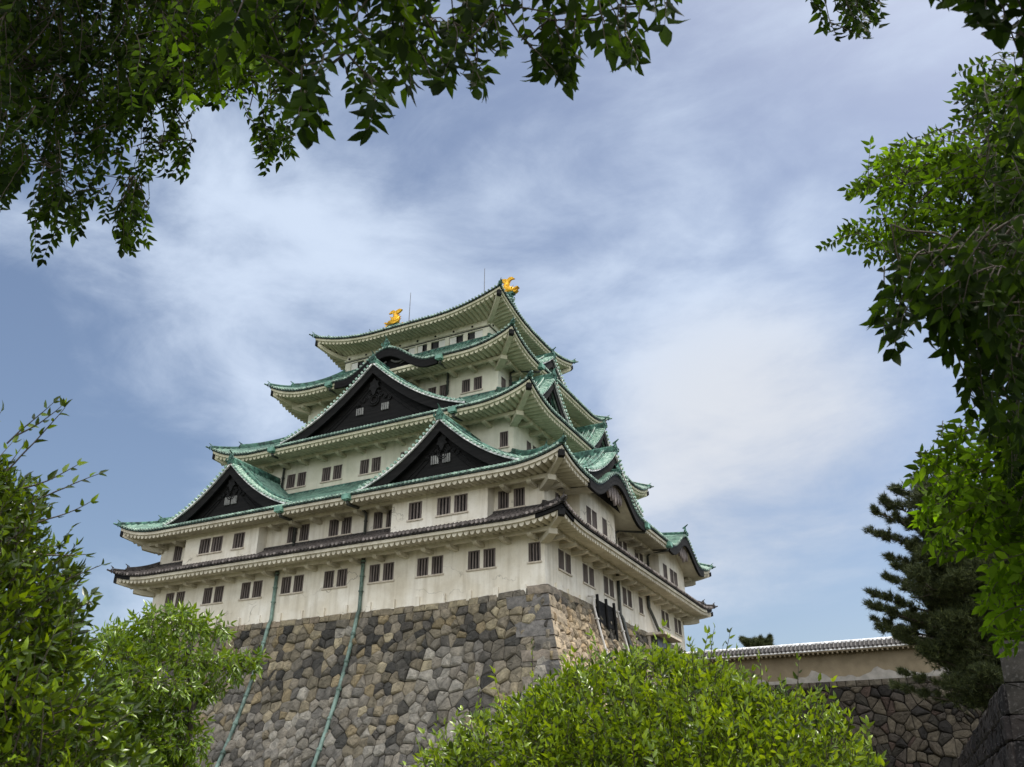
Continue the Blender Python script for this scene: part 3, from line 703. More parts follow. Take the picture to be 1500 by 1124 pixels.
# ---- gables over the second, third and fourth roofs
hy2 = HY[2]
gable(0, -10.3, hy2+1.05, 6.55, 12.95, 8.45, HY[3], [(-10.95, -10.35, 9.42, 10.10), (-10.2, -9.6, 9.42, 10.10)])
gable(0, 10.3, hy2+1.1, 6.6, 12.85, 8.45, HY[3], [(9.3, 10.0, 9.48, 10.15), (10.3, 11.0, 9.48, 10.15)])
gable(0, .35, HY[3]+1.4, 8.9, 22.05, 16.35, HY[4], [(-1.5, -.7, 17.45, 18.1), (1.15, 1.95, 17.45, 18.1)], wsc=1.25)
gable(1, -7.3, HX[2]+2.0, 5.6, 11.9, 8.55, HX[3], None, wsc=.8)
gable(1, -6.0, HX[3]+1.05, 4.9, 20.3, 16.3, HX[4], None, wsc=.9, copperwall=True)
gable(1, 6.0, HX[3]+1.05, 4.9, 20.3, 16.3, HX[4], None, wsc=.9, copperwall=True)
gable(1, .1, HX[4]+1.3, 5.4, 26.0, 23.0, HX[5], None, wsc=.8, copperwall=True)

# ---- gilded dolphin-fish on the ridge ends
def goldfish(sg):
    x0 = sg*6.95; z0 = zr+.62
    b = MB()
    spine = [(.95, .25), (.62, .38), (.25, .46), (-.05, .66), (-.10, .95), (.0, 1.22), (.08, 1.46), (.05, 1.70)]
    rad = [.2, .40, .50, .48, .42, .34, .26, .16]
    b.tube([(x0+sg*a, 0, z0+c) for a, c in spine], rad, 10)
    o = b.build('golden_fish', M['gold'], tower, smooth=True)
    o['label'] = 'gilded fish ornament with raised tail on the roof ridge end'
    tf = MB()                                                 # forked tail fan
    fan = [(-.10, 1.45), (-.55, 1.66), (-.82, 1.92), (-.5, 2.08), (-.15, 2.02), (.05, 1.90), (.3, 2.10), (.66, 2.06), (.95, 1.76), (.55, 1.76), (.25, 1.5)]
    tf.prism([(x0+sg*a, -.07, z0+c) for a, c in fan], (0, .2, 0)); tf.build('tail_fin', M['gold'], o)
    hd = MB()                                                 # jaws, brow and whisker fins
    hd.prism([(x0+sg*a, -.24, z0+c) for a, c in ((.8, .52), (1.3, .66), (1.42, .58), (1.02, .34))], (0, .48, 0))
    hd.prism([(x0+sg*a, -.22, z0+c) for a, c in ((.75, .02), (1.08, .0), (1.32, .22), (1.0, .24), (.8, .28))], (0, .44, 0))
    for s2 in (-1, 1):
        hd.tube([(x0+sg*.72, s2*.25, z0+.55), (x0+sg*.72, s2*.34, z0+.60)], .1, 8)
        hd.prism([(x0+sg*a, s2*.36, z0+c) for a, c in ((.25, .42), (-.15, .36), (-.62, .50), (-.88, .42), (-.6, .22), (-.1, .08), (.3, .16))], (0, s2*.07, 0))
        hd.prism([(x0+sg*a, s2*.30, z0+c) for a, c in ((-.05, .95), (.38, 1.05), (.62, 1.28), (.40, .84), (.1, .72))], (0, s2*.06, 0))
    for k in range(5):
        a, c = spine[2+k]; b_ = rad[2+k]
        hd.prism([(x0-sg*(b_-.05)+sg*a, -.03, z0+c-.1), (x0-sg*(b_+.2)+sg*a, -.03, z0+c+.12), (x0-sg*(b_-.05)+sg*a, -.03, z0+c+.16)], (0, .06, 0))
    hd.build('head_and_fins', M['gold'], o)
    pl = MB(); pl.box((x0+sg*.15, 0, z0+.0), (.75, .3, .12)); pl.build('pedestal', M['ridge'], o)
goldfish(-1); goldfish(1)
for x, zt in ((4.27, 38.75), (-5.15, 38.4)):
    rm_ = MB(); rm_.tube([(x, 0, zr+.3), (x, 0, zr+.9)], [.12, .05], 8); rm_.tube([(x, 0, zr+.8), (x, 0, zt-.1), (x+.02, 0, zt)], [.045, .03, .01], 6); rm_.build('lightning_rod', M['steel'], tower)

# ---- rain heads and downpipes
def stoneoff(d): return .185*d+.0135*d*d
def pipe(pts, m, r=.09, collars=(), name='downpipe'):
    p = MB(); p.tube(pts, r, 8)
    for a, b in collars: p.tube([a, b], r*1.35, 8)
    return p.build(name, m, tower, smooth=True)
def eavepipe(side, i, sh, zh, sp, ztop, zbot, mdark=True):
    """hopper at the eave of roof i, slanting back to the wall and down it"""
    hw = HY[i] if side == 0 else HX[i]
    rf = (None, R1, R2, R3, R4, R5)[i]; do = rf.inner(side)+rf.R
    h = MB(); c = P(side, sh, do+.02, zh)
    h.prism([c+TAN[side]*a+NRM[side]*b-Z*.28 for a, b in ((-.18, -.3), (.18, -.3), (.18, .12), (-.18, .12))], Z*.1)
    h.prism([c+TAN[side]*a+NRM[side]*b-Z*.2 for a, b in ((-.32, -.42), (.32, -.42), (.32, .22), (-.32, .22))], Z*.42)
    ho = h.build('rain_head', M['copper_plain'], tower)
    w_ = hw+.2
    pts = [c-Z*.25-NRM[side]*.1, c-Z*.5-NRM[side]*.2, P(side, sp-.15*np.sign(sp-sh), w_+.35, ztop+.25), P(side, sp, w_, ztop), P(side, sp, w_, zbot)]
    pipe(pts, M['pipe_dark'], .11, [(P(side, sp, w_, z_), P(side, sp, w_, z_+.07)) for z_ in np.arange(zbot+.3, ztop-.2, .9)])
eavepipe(0, 2, -3.0, 7.35, -3.35, 6.75, 4.95); eavepipe(0, 2, 3.37, 7.35, 3.42, 6.8, 4.95)
eavepipe(0, 3, -8.9, 14.95, -9.7, 14.7, 12.1); eavepipe(0, 3, 9.5, 14.95, 9.1, 14.7, 12.2)
eavepipe(0, 4, -5.9, 22.05, -6.3, 21.7, 19.6); eavepipe(0, 4, 6.1, 22.0, 5.42, 21.8, 19.7)
eavepipe(1, 2, -1.9, 7.30, -2.7, 6.8, 5.0); eavepipe(1, 2, 4.2, 7.30, 5.55, 6.9, 5.0); eavepipe(1, 4, -5.5, 22.0, -6.3, 21.6, 19.6)
for x in (-4.72, 3.45):                                      # the two long pipes over wall and stone base
    d = HY[1]+.14
    top = [P(0, x, d, 3.6), P(0, x, d, -.35)]
    dn = [P(0, x, HY[1]+.28+stoneoff(q), -.5-q) for q in np.linspace(.3, 13.6, 22)]
    pts = top+dn; cl_ = []
    for z_ in (3.1, 2.0, .9): cl_.append((P(0, x, d, z_), P(0, x, d, z_+.1)))
    for k in range(2, len(dn)-1, 3): cl_.append((dn[k], dn[k]+(dn[k+1]-dn[k])*.25))
    pipe(pts, M['pipe_green'], .14, cl_)
    pd_ = MB(); pd_.tube([P(0, x, d, 3.75), P(0, x, d, 2.95)], .15, 8); pd_.build('pipe_sleeve', M['pipe_dark'], tower)
d = HX[1]+.16
pipe([P(1, -2.45, d, 3.6), P(1, -2.35, d, .4)]+[P(1, -2.3, HX[1]+.3+stoneoff(q), .3-q) for q in np.linspace(.3, 12, 14)], M['pipe_dark'], .13)
pipe([P(1, 5.0, d, 3.7), P(1, 5.0, d, 2.3), P(1, 5.9, d+.1, 1.5), P(1, 7.0, d+.15, .6), P(1, 7.2, d+.7, -.6), P(1, 7.2, d+1.6, -4)], M['pipe_dark'], .14)
cn = MB(); cn.box(P(1, 6.0, HX[1]+.9, -.15), (2.4, .95, .10), (TAN[1], NRM[1], Z)); cn.box(P(1, 6.0, HX[1]+.15, -1.1), (2.2, .3, .85), (TAN[1], NRM[1], Z))
co = cn.build('entrance_canopy', M['sill'], tower)
de = MB(); de.box(P(1, 6.0, HX[1]+.6, -1.3), (1.9, .4, 1.0), (TAN[1], NRM[1], Z)); de.build('doorway', M['glass'], co)

# ================================================================ STONE WALLS
def clip(poly, p, n):
    out_ = []; k = len(poly)
    for i in range(k):
        a, b = poly[i], poly[(i+1) % k]; da, db = np.dot(a-p, n), np.dot(b-p, n)
        if da <= 0: out_.append(a)
        if da*db < 0: out_.append(a+(b-a)*da/(da-db))
    return out_
def voronoi(w, h, sx, sy, rng, jit=.10, small=.12):
    """cells around seeds laid in rough courses of uneven stones, with small fillers between"""
    sd = []; y = -2*sy
    while y < h+2*sy:
        hh = sy*rng.uniform(.62, 1.35); x = -2*sx+rng.uniform(0, sx)
        while x < w+2*sx:
            ww = sx*rng.choice([.5, .75, 1.0, 1.25, 1.6], p=[.16, .26, .28, .2, .1])*rng.uniform(.85, 1.15)
            sd.append((x+ww/2+rng.normal(0, jit)*sx*.5, y+hh/2+rng.normal(0, jit)*sy*1.25))
            if rng.random() < small: sd.append((x+ww+rng.normal(0, .05)*sx, y+hh*rng.choice([.12, .9])))
            x += ww
        y += hh
    S = np.array(sd); cells = []; lim = 2.4*max(sx, sy)
    for k, c in enumerate(S):
        if not (-sx < c[0] < w+sx and -sy < c[1] < h+sy): continue
        dd = S-c; m_ = (np.abs(dd[:, 0]) < lim) & (np.abs(dd[:, 1]) < lim); ids = np.nonzero(m_)[0]
        ids = ids[np.argsort((dd[ids]**2).sum(1))][1:26]
        poly = [c+np.array(q) for q in ((-1.6*sx, -1.6*sy), (1.6*sx, -1.6*sy), (1.6*sx, 1.6*sy), (-1.6*sx, 1.6*sy))]
        for q in S[ids]:
            n = q-c; poly = clip(poly, (c+q)/2, n/np.linalg.norm(n))
            if len(poly) < 3: break
        if len(poly) >= 3: cells.append((c, poly))
    return cells
def stone(mb, poly, mp, col, rng, gap=.03, depth=.16, rnd=.22):
    """poly in the wall's own (s, d) sheet; mp(s, d, out) gives the place"""
    c = np.mean(poly, 0); k = len(poly)
    ar = 0.5*abs(sum(poly[i][0]*poly[(i+1) % k][1]-poly[(i+1) % k][0]*poly[i][1] for i in range(k)))
    if ar < .02: return
    size = math.sqrt(ar); f = 1-gap/size*2
    pl = [c+(p-c)*f for p in poly]
    if rnd > 0:
        q = []
        for i in range(k):
            a, b, d = pl[i-1], pl[i], pl[(i+1) % k]
            q += [b+(a-b)*rnd, b*.5+((b+(a-b)*rnd)+(b+(d-b)*rnd))*.25, b+(d-b)*rnd]
        pl = q
    n = len(pl); tx, ty = rng.uniform(-.13, .13, 2)*(depth+.08)*4
    out_ = lambda p, base: base+tx*(p[0]-c[0])+ty*(p[1]-c[1])
    r0 = [mp(p[0], p[1], -.22) for p in pl]; r1 = [mp(p[0], p[1], out_(p, depth*.45)) for p in pl]
    i1 = max(.6, 1-.10/size*1.4); i2 = .45
    in1 = [c+(p-c)*i1 for p in pl]; in2 = [c+(p-c)*i2+rng.normal(0, .02*size, 2) for p in pl]
    r2 = [mp(p[0], p[1], out_(p, depth)+rng.normal(0, .012)) for p in in1]; r3 = [mp(p[0], p[1], out_(p, depth*1.25)+rng.normal(0, .018)) for p in in2]
    cc = mp(c[0], c[1], depth*1.3+rng.normal(0, .015))
    vs = r0+r1+r2+r3+[cc]; fs = []
    for q in range(3):
        for i in range(n): fs.append((q*n+i, q*n+(i+1) % n, (q+1)*n+(i+1) % n, (q+1)*n+i))
    for i in range(n): fs.append((3*n+i, 3*n+(i+1) % n, 4*n))
    mb.add(vs, fs, col)
WARM = [(.19, .166, .122), (.25, .218, .155), (.155, .138, .103), (.115, .105, .086), (.07, .067, .06), (.30, .265, .185), (.20, .178, .14), (.16, .147, .122), (.085, .08, .072), (.23, .19, .12), (.055, .054, .05)]
COOL = [(.19, .18, .16), (.25, .238, .21), (.15, .143, .13), (.30, .285, .25), (.115, .11, .10), (.21, .195, .165), (.18, .165, .14), (.24, .22, .185)]
TAN_ = [(.34, .275, .19), (.29, .24, .17), (.37, .31, .225), (.25, .21, .16), (.33, .255, .165), (.27, .225, .17)]  # tan tones: partly the stone's own colour, partly warm sunlight put in
def pick(pal, rng): 
    c = np.array(pal[int(rng.integers(len(pal)))]); return tuple(c*rng.uniform(.85, 1.15))
def castle_face(mb, side, half, dist, ztop, depth_, rng, pal, sx, sy, sfrom=None, sto=None):
    def mp(s_, q, o):                                         # s_ measured from the centre, q down the batter
        t = .185+.027*q; n = (NRM[side]+Z*t)/math.sqrt(1+t*t)
        return P(side, s_, dist+.06+stoneoff(max(q, 0)), ztop(s_)-q)+n*o
    W = 2*(half+stoneoff(depth_))
    for c, poly in voronoi(W, depth_, sx, sy, rng):
        sh = np.array([-W/2, .55])
        pl = [p+sh for p in poly]; cc = c+sh
        if cc[1] > depth_: continue
        lim = half+stoneoff(max(cc[1], 0))-.1
        for n in (np.array([1.0, 0]), np.array([-1.0, 0])): pl = clip(pl, n*lim, n) if len(pl) >= 3 else pl
        if len(pl) >= 3: pl = clip(pl, np.array([0, .52]), np.array([0, -1.0]))
        if len(pl) < 3: continue
        if sfrom is not None and not (sfrom-1 < cc[0] < sto+1): continue
        stone(mb, pl, mp, pick(pal(cc[0], cc[1], rng), rng), rng, gap=rng.uniform(.0, .022), depth=rng.uniform(.04, .24), rnd=rng.uniform(.03, .13))
    s_ = -half-.05
    while s_ < half:                                          # dressed top course
        w_ = rng.uniform(.6, 1.15); e = min(s_+w_, half+.1); hh = rng.uniform(.46, .54)
        stone(mb, [np.array(q) for q in ((s_, 0.0), (e, 0.0), (e+rng.uniform(-.04, .04), hh), (s_, hh))], mp, pick(WARM[:3]+WARM[5:8]+TAN_[3:4], rng), rng, .015, .07, .05)
        s_ = e
    return mp
def lefttop(s_): return -.50+.42*max(0, (s_-10)/8.1)**1.6+.12*max(0, (-s_-8)/10)
def righttop(s_): return .08-.13*max(0, (-s_-8)/8.0)**2+.12*max(0, s_/16)
base = thing('stone_base', 'high sloping stone base of irregular fitted blocks beneath the castle tower', 'stone wall')
r = np.random.default_rng(3)
sb_ = MB()
def pal_left(s_, q, rng):
    t = q/7.0+.25*math.sin(s_*.7)+.2*math.sin(s_*.31+q)+rng.normal(0, .25)
    return WARM if t < .75 else (WARM+COOL if t < 1.0 else COOL)
mpL = castle_face(sb_, 0, HX[1], HY[1], lefttop, 13.6, r, pal_left, .86, .62)
sb_.build('left_face_stones', M['stone'], base)['label'] = 'grey brown fitted blocks of the wide face'
def pal_right(s_, q, rng): return TAN_ if (s_ < -7.5+.4*q and q > 1.2) or rng.random() < .25 else WARM  # sunlit area near the corner painted with tan stones, partly their own colour
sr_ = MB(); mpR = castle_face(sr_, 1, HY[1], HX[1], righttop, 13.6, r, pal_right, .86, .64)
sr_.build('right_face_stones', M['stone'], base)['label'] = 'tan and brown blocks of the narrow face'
# corner stones, long on alternate faces
cs = MB(); q = 0.0; k = 0
while q < 13.4:
    h_ = r.uniform(.75, 1.05) if k else .62
    la, lb = ((2.9, 1.3) if k % 2 == 1 else (1.5, 2.5)); la *= r.uniform(.85, 1.1); lb *= r.uniform(.85, 1.1)
    cL = pick([(.20, .18, .15), (.17, .16, .145), (.23, .20, .165), (.15, .145, .14)], r); cR = pick(TAN_[:3]+[(.38, .32, .24)], r) if k else pick([(.24, .21, .17)], r)  # right sides of the corner blocks take tan tones as painted sunlight
    def corner(q_): 
        o_ = .06+stoneoff(q_)+.19
        return HX[1]+o_, HY[1]+o_
    def LP(a, q_): x, y = corner(q_); return np.array([x-a, -y, min(lefttop(18.1), righttop(-16))-q_])
    def RP(b, q_): x, y = corner(q_); return np.array([x, -y+b, min(lefttop(18.1), righttop(-16))-q_])
    q0, q1 = q+.02, q+h_-.02; e = .05
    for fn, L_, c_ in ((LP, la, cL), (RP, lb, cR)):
        left = fn is LP
        nx = 6; ny = 3; nrm_ = NRM[0] if left else NRM[1]
        rows = []
        for j in range(ny+1):
            row = []
            for i in range(nx+1):
                a = L_*i/nx; qq = q0+(q1-q0)*j/ny
                edge_ = (i == nx or j in (0, ny))
                row.append(fn(a, qq)-nrm_*(.05 if edge_ else 0)+nrm_*(r.normal(0, .012) if not edge_ and i > 0 else 0))
            rows.append(row)
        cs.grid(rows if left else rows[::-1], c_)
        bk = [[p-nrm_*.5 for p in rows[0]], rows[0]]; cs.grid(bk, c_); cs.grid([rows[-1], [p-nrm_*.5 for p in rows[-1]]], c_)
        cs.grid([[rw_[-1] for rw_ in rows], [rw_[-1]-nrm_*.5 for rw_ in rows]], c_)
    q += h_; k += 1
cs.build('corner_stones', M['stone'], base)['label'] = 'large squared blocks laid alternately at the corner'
bk = MB()
for side, half, dist, zt in ((0, HX[1], HY[1], lefttop), (1, HY[1], HX[1], righttop), (2, HX[1], HY[1], lambda s_: 0), (3, HY[1], HX[1], lambda s_: -.3)):
    rows = []
    for q_ in np.linspace(0, 13.9, 15):
        hh = half+stoneoff(q_)-.1
        rows.append([P(side, x, dist+.0+stoneoff(q_)-.06, -.05+zt(x)-q_) for x in np.linspace(-hh, hh, 21)])
    bk.grid(rows[::-1])
bk.build('core', M['gap'], base)

# ---- far wall: ochre plaster with tiled coping over rubble
FY = 10.0
pw = thing('plaster_wall', 'ochre plaster wall with grey tiled coping beside the castle tower', 'wall')
mb = MB(); mb.box((41.0, FY+.35, -2.55), (22.6, .33, 1.42)); mb.build('plaster', M['ochre'], pw)
mb = MB(); n = 160; xs = np.linspace(18.6, 63.4, n)
hgt = [.25+.55*max(0, .5+.5*math.sin(x*1.1)+.35*math.sin(x*2.7+1)+.2*math.sin(x*6.3))*(.6 if x < 30 else .9) for x in xs]
mb.grid([[(x, FY-.005, -3.97) for x in xs], [(x, FY-.005, -3.97+h_) for x, h_ in zip(xs, hgt)]]); mb.build('render_patch', M['greyplaster'], pw)['label'] = 'grey render patches along the foot of the wall'
cp = MB(); zc = -.95
cp_x = sorted({round(18.6+k*.34+o, 4) for k in range(0, 131) for o in OFFS})
def corr2(x): 
    q_ = ((x-18.6)/.34+.5) % 1.0-.5; a = abs(q_)*.34
    return .10*math.sqrt(max(0, 1-(a/.09)**2)) if a < .09 else 0
for sg in (-1, 1):
    rows = [[(x, FY+.35+sg*(.12+1.0*t), zc-.60*t*(1.15-.15*t)+corr2(x)) for x in cp_x] for t in np.linspace(0, 1, 4)]
    cp.grid(rows[::-1] if sg < 0 else rows, colf=lambda k: (.055, .053, .053) if corr2((cp_x[k]+cp_x[min(k+1, len(cp_x)-1)])/2) > .02 else (.014, .013, .013))
    cp.grid([[(x, FY+.35+sg*1.12, zc-.70) for x in cp_x], [(x, FY+.35+sg*1.12, zc-.60+corr2(x)) for x in cp_x]])
cp.sweep([(18.5, FY+.35, zc-.02), (63.5, FY+.35, zc-.02)], RIDGE_SEC(.15, .20))
cop = cp.build('coping', M['tile'], pw)
ce = MB()
for k in range(1, 131):
    x = 18.6+k*.34; ce.tube([(x, FY-.72, zc-.53), (x, FY-.85, zc-.55)], .095, 8)
ce.build('edge_tile', M['tile_dark'], cop)
rf_ = MB(); rf_.box((41, FY-.10, -1.70), (22.5, .62, .05))
for x in np.arange(18.8, 63, .38): rf_.box((x, FY-.2, -1.82), (.06, .50, .07))
rf_.build('rafter', M['ochre'], pw)
fw = thing('rubble_wall', 'dark rubble stone wall carrying the ochre plaster wall', 'stone wall')
rr = np.random.default_rng(5); mb = MB()
DARK = [(.05, .036, .029), (.058, .049, .037), (.03, .027, .022), (.08, .068, .05), (.022, .02, .018), (.048, .041, .034)]
def mpF(s_, q_, o): return np.array([s_, FY-.05-.12*q_-.006*q_*q_, -3.98-q_])+np.array([0, -.98, .15])*o
for c, poly in voronoi(46, 10.6, .98, .74, rr, jit=.55, small=.35):
    pl = [p+np.array([17.5, .55]) for p in poly]
    pl = clip(pl, np.array([0, .5]), np.array([0, -1.0]))
    if len(pl) < 3 or c[1] > 10.4: continue
    stone(mb, pl, mpF, pick(DARK, rr), rr, gap=rr.uniform(.0, .045), depth=rr.uniform(.03, .30), rnd=rr.uniform(.06, .26))
s_ = 18.2
while s_ < 63:
    w_ = rr.uniform(.55, 1.1); stone(mb, [np.array(p) for p in ((s_, 0), (s_+w_, 0), (s_+w_, .5), (s_, .5))], mpF, pick([(.085, .073, .056), (.07, .062, .049), (.10, .088, .068), (.048, .043, .038)], rr), rr, .02, .1, .08); s_ += w_
mb.build('stones', M['rubble'], fw)
mb = MB(); mb.grid([[(x, FY-.12*q_-.006*q_*q_+.03, -3.98-q_) for x in (17.5, 64)] for q_ in np.linspace(10.6, 0, 8)]); mb.build('core', M['rubble_gap'], fw)

# ---- near dark wall at the right edge
nw = thing('corner_wall', 'dark lichen spotted stone wall corner of squared blocks below the hanging leaves', 'stone wall')
rn = np.random.default_rng(9); NX, NY, NT = 41.78, -42.0, -9.33
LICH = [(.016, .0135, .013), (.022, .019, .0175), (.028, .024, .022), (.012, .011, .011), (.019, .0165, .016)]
nb_ = lambda q_: .06*q_+.012*q_*q_
mb = MB(); q_ = 0
row = 0
while q_ < 5.0:
    h_ = rn.uniform(.55, .75) if row else .95
    x = 0.0; first = True
    while x < 16:
        w_ = (rn.uniform(1.3, 1.9) if row % 2 else rn.uniform(.8, 1.1)) if first else rn.uniform(.5, 1.6)
        mpn_ = lambda s_, d_, o: np.array([NX-nb_(d_)+s_, NY-nb_(d_)-o, NT-d_])
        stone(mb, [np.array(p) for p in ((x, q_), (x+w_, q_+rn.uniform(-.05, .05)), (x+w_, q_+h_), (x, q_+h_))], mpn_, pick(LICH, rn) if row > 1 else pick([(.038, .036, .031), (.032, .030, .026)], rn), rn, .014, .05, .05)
        x += w_; first = False
    y = 0.0; first = True
    while y < 40 and row > 0:
        w_ = (rn.uniform(.8, 1.1) if row % 2 else rn.uniform(1.3, 1.9)) if first else rn.uniform(.5, 1.5)
        mpn_ = lambda s_, d_, o: np.array([NX-nb_(d_)-o-.046*s_, NY-nb_(d_)+s_, NT-d_])
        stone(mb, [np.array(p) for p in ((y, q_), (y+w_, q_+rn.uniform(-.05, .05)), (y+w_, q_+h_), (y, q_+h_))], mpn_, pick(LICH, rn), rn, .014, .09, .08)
        y += w_; first = False
    q_ += h_; row += 1
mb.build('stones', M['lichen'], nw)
mb = MB()
mb.grid([[(NX-nb_(q_)+.1-1.85, NY+40, NT-q_), (NX-nb_(q_)+.1, NY-nb_(q_)+.1, NT-q_)] for q_ in np.linspace(5.07, 1.0, 5)])
mb.grid([[(NX-nb_(q_)+.1, NY-nb_(q_)+.1, NT-q_), (NX+16, NY-nb_(q_)+.1, NT-q_)] for q_ in np.linspace(5.07, .02, 6)])
mb.quad((NX+.1, NY+.1, NT-0.97), (NX+16, NY+.1, NT-0.97), (NX+16, NY+40, NT-0.97), (NX-1.75, NY+40, NT-0.97)); mb.box((NX+8.1, NY+.55, NT-.5), (7.9, .4, .46)); mb.build('core', M['gap'], nw)

# ---- board screen and conduits on the narrow stone face
sc_ = thing('board_screen', 'black horizontal board screen with three posts fixed on the narrow stone face', 'screen')
ang = lambda q_: .06+stoneoff(max(q_, 0))
mb = MB()
for k in range(5):
    zc_ = .30-.34*k; mb.box(P(1, -6.25, HX[1]+.40+.02*k, zc_), (1.85, .035, .16), (TAN[1], NRM[1], Z))
mb.build('boards', M['blacktrim'], sc_)
for y in (-8.15, -6.4, -4.75):
    mb = MB(); mb.tube([P(1, y, HX[1]+.52, .78), P(1, y, HX[1]+.66, -2.0)], .11, 6); mb.build('post', M['blacktrim'], sc_)
def conduit(pts, label):
    mb = MB(); mb.tube(pts, .085, 8)
    for p in pts[1:-1:2]: mb.box(p, (.12, .16, .05))
    tag(mb.build('conduit', M['pipe_pale'], smooth=False), label, 'pipe', 'pale conduits on the stone base')
conduit([P(1, -8.95, HX[1]+.1, .55), P(1, -8.85, HX[1]+.45, .5)]+[P(1, -8.8+.02*q_, HX[1]+.42+stoneoff(q_), .2-q_) for q_ in np.linspace(.2, 12, 12)], 'pale bent conduit on the stones between the base corner and the black board screen')
conduit([P(1, -4.1, HX[1]+.15, .45), P(1, -3.7, HX[1]+.4, .35)]+[P(1, -3.45+.03*q_, HX[1]+.40+stoneoff(q_), .2-q_) for q_ in np.linspace(.2, 12, 12)], 'pale hooked conduit on the stones between the black board screen and the dark downpipe')
#VEG

# ================================================================ PLANTS
def norm(a): return a/(np.linalg.norm(a, axis=-1, keepdims=True)+1e-9)
class Leaves:
    def __init__(s): s.p = []; s.d = []; s.n = []; s.l = []; s.c = []
    def put(s, p, d, n, l, c): s.p.append(p); s.d.append(d); s.n.append(n); s.l.append(l); s.c.append(c)
    def build(s, name, m, parent, ratio=.42, fold=.25, curl=.36):
        Pp = np.array(s.p); D = norm(np.array(s.d)); N_ = np.array(s.n); L_ = np.array(s.l)[:, None]; Cc = np.array(s.c)
        Sd = norm(np.cross(D, N_)); N_ = norm(np.cross(Sd, D)); n = len(Pp)
        rat = ratio*RNG.uniform(.8, 1.2, (n, 1)); cu = curl*RNG.uniform(-.3, 1.6, (n, 1))
        def at_(t, sx, up): return Pp+D*L_*t+Sd*L_*rat*sx+N_*L_*(up-cu*t*t)
        V = np.stack([at_(0, 0, 0), at_(.36, 0, 0), at_(.70, 0, 0), at_(1.0, 0, 0),
                      at_(.30, .5, fold*.42), at_(.68, .36, fold*.3), at_(.30, -.5, fold*.42), at_(.68, -.36, fold*.3)], 1)   # m0 m1 m2 m3 r1 r2 l1 l2
        T = np.array([(0, 4, 1), (0, 1, 6), (1, 4, 5), (1, 5, 2), (1, 2, 7), (1, 7, 6), (2, 5, 3), (2, 3, 7)])
        F = (T[None]+(np.arange(n)*8)[:, None, None]).reshape(-1, 3)
        me = bpy.data.meshes.new(name); nf = len(F)
        me.vertices.add(n*8); me.vertices.foreach_set('co', V.reshape(-1).astype(np.float32))
        me.loops.add(nf*3); me.loops.foreach_set('vertex_index', F.reshape(-1).astype(np.int32))
        me.polygons.add(nf); me.polygons.foreach_set('loop_start', np.arange(0, nf*3, 3, dtype=np.int32)); me.polygons.foreach_set('loop_total', np.full(nf, 3, np.int32))
        me.polygons.foreach_set('use_smooth', np.ones(nf, bool))
        me.update(calc_edges=True)
        ca = me.color_attributes.new('Col', 'FLOAT_COLOR', 'CORNER')
        a = np.ones((nf*3, 4), np.float32); a[:, :3] = np.repeat(Cc, 24, 0); ca.data.foreach_set('color', a.ravel())
        me.materials.append(m); return link(name, me, parent)
def rv(rng, s=1.0): return rng.normal(0, s, 3)
def spray(Lv, tw, p, d, length, n, ll, rng, droop, cols, spread=.85, rad=.0022, pend=.25, face=False):
    """a twig with leaves on alternate sides; returns its tip"""
    p = np.array(p, float); d = norm(np.array(d, float)); st = length/n; pts = [p.copy()]
    sidev = norm(np.cross(d, rv(rng))) if not face else norm(norm(np.cross(d, FWD+rv(rng, .22)))*rng.choice([-1, 1])+rv(rng, .08)); tilt = norm(np.cross(sidev, d))
    for i in range(n):
        d = norm(d+np.array([0, 0, -1])*droop/n+rv(rng, .05)); p = p+d*st; pts.append(p.copy())
        sv = norm(sidev-d*np.dot(sidev, d)); sg = 1 if i % 2 else -1
        ld = norm(d*.75+sv*sg*spread+np.array([0, 0, -pend])+rv(rng, .14))
        nn = norm(np.cross(d, sv)+rv(rng, .18 if face else .25))
        Lv.put(p, ld, nn, ll*rng.uniform(.55, 1.25)*(1-.25*abs(i/n-.45)), np.array(cols[int(rng.integers(len(cols)))])*rng.uniform(.8, 1.2))
    Lv.put(p, norm(d+rv(rng, .1)), norm(np.cross(d, sidev)+rv(rng, .2)), ll*rng.uniform(.85, 1.1), np.array(cols[int(rng.integers(len(cols)))]))
    tw.tube(pts, [rad*(1.2-.8*i/n) for i in range(len(pts))], 4, cap=False)
    return p
def limb(mb, a, b, r0, r1, rng, sag=0.0, n=7, wob=.04):
    """a gently winding tapered branch from a to b"""
    a, b = np.array(a, float), np.array(b, float); L_ = np.linalg.norm(b-a); n = max(n, int(L_*9))
    w1, w2 = rv(rng, wob*L_), rv(rng, wob*L_*.5)
    pts = [a+(b-a)*t+Z*(-sag*4*t*(1-t))*L_+w1*math.sin(PI*t)+w2*math.sin(2*PI*t)+(rv(rng, .006*L_) if 0 < i < n else 0) for i, t in enumerate(np.linspace(0, 1, n+1))]
    mb.tube(pts, list(r0+(r1-r0)*np.linspace(0, 1, n+1)**.8), 6); return pts
GL = -14.4
DK = [(.013, .026, .005), (.020, .037, .006), (.010, .019, .004), (.030, .055, .008)]  # dark tones hold the backlit shade of the overhead leaves
LT = [(.090, .165, .010), (.115, .20, .013), (.065, .12, .009), (.15, .245, .02)]  # light greens; in the hanging trees they paint the sunlit clusters
MID = [(.035, .062, .007), (.05, .085, .009), (.025, .046, .007)]

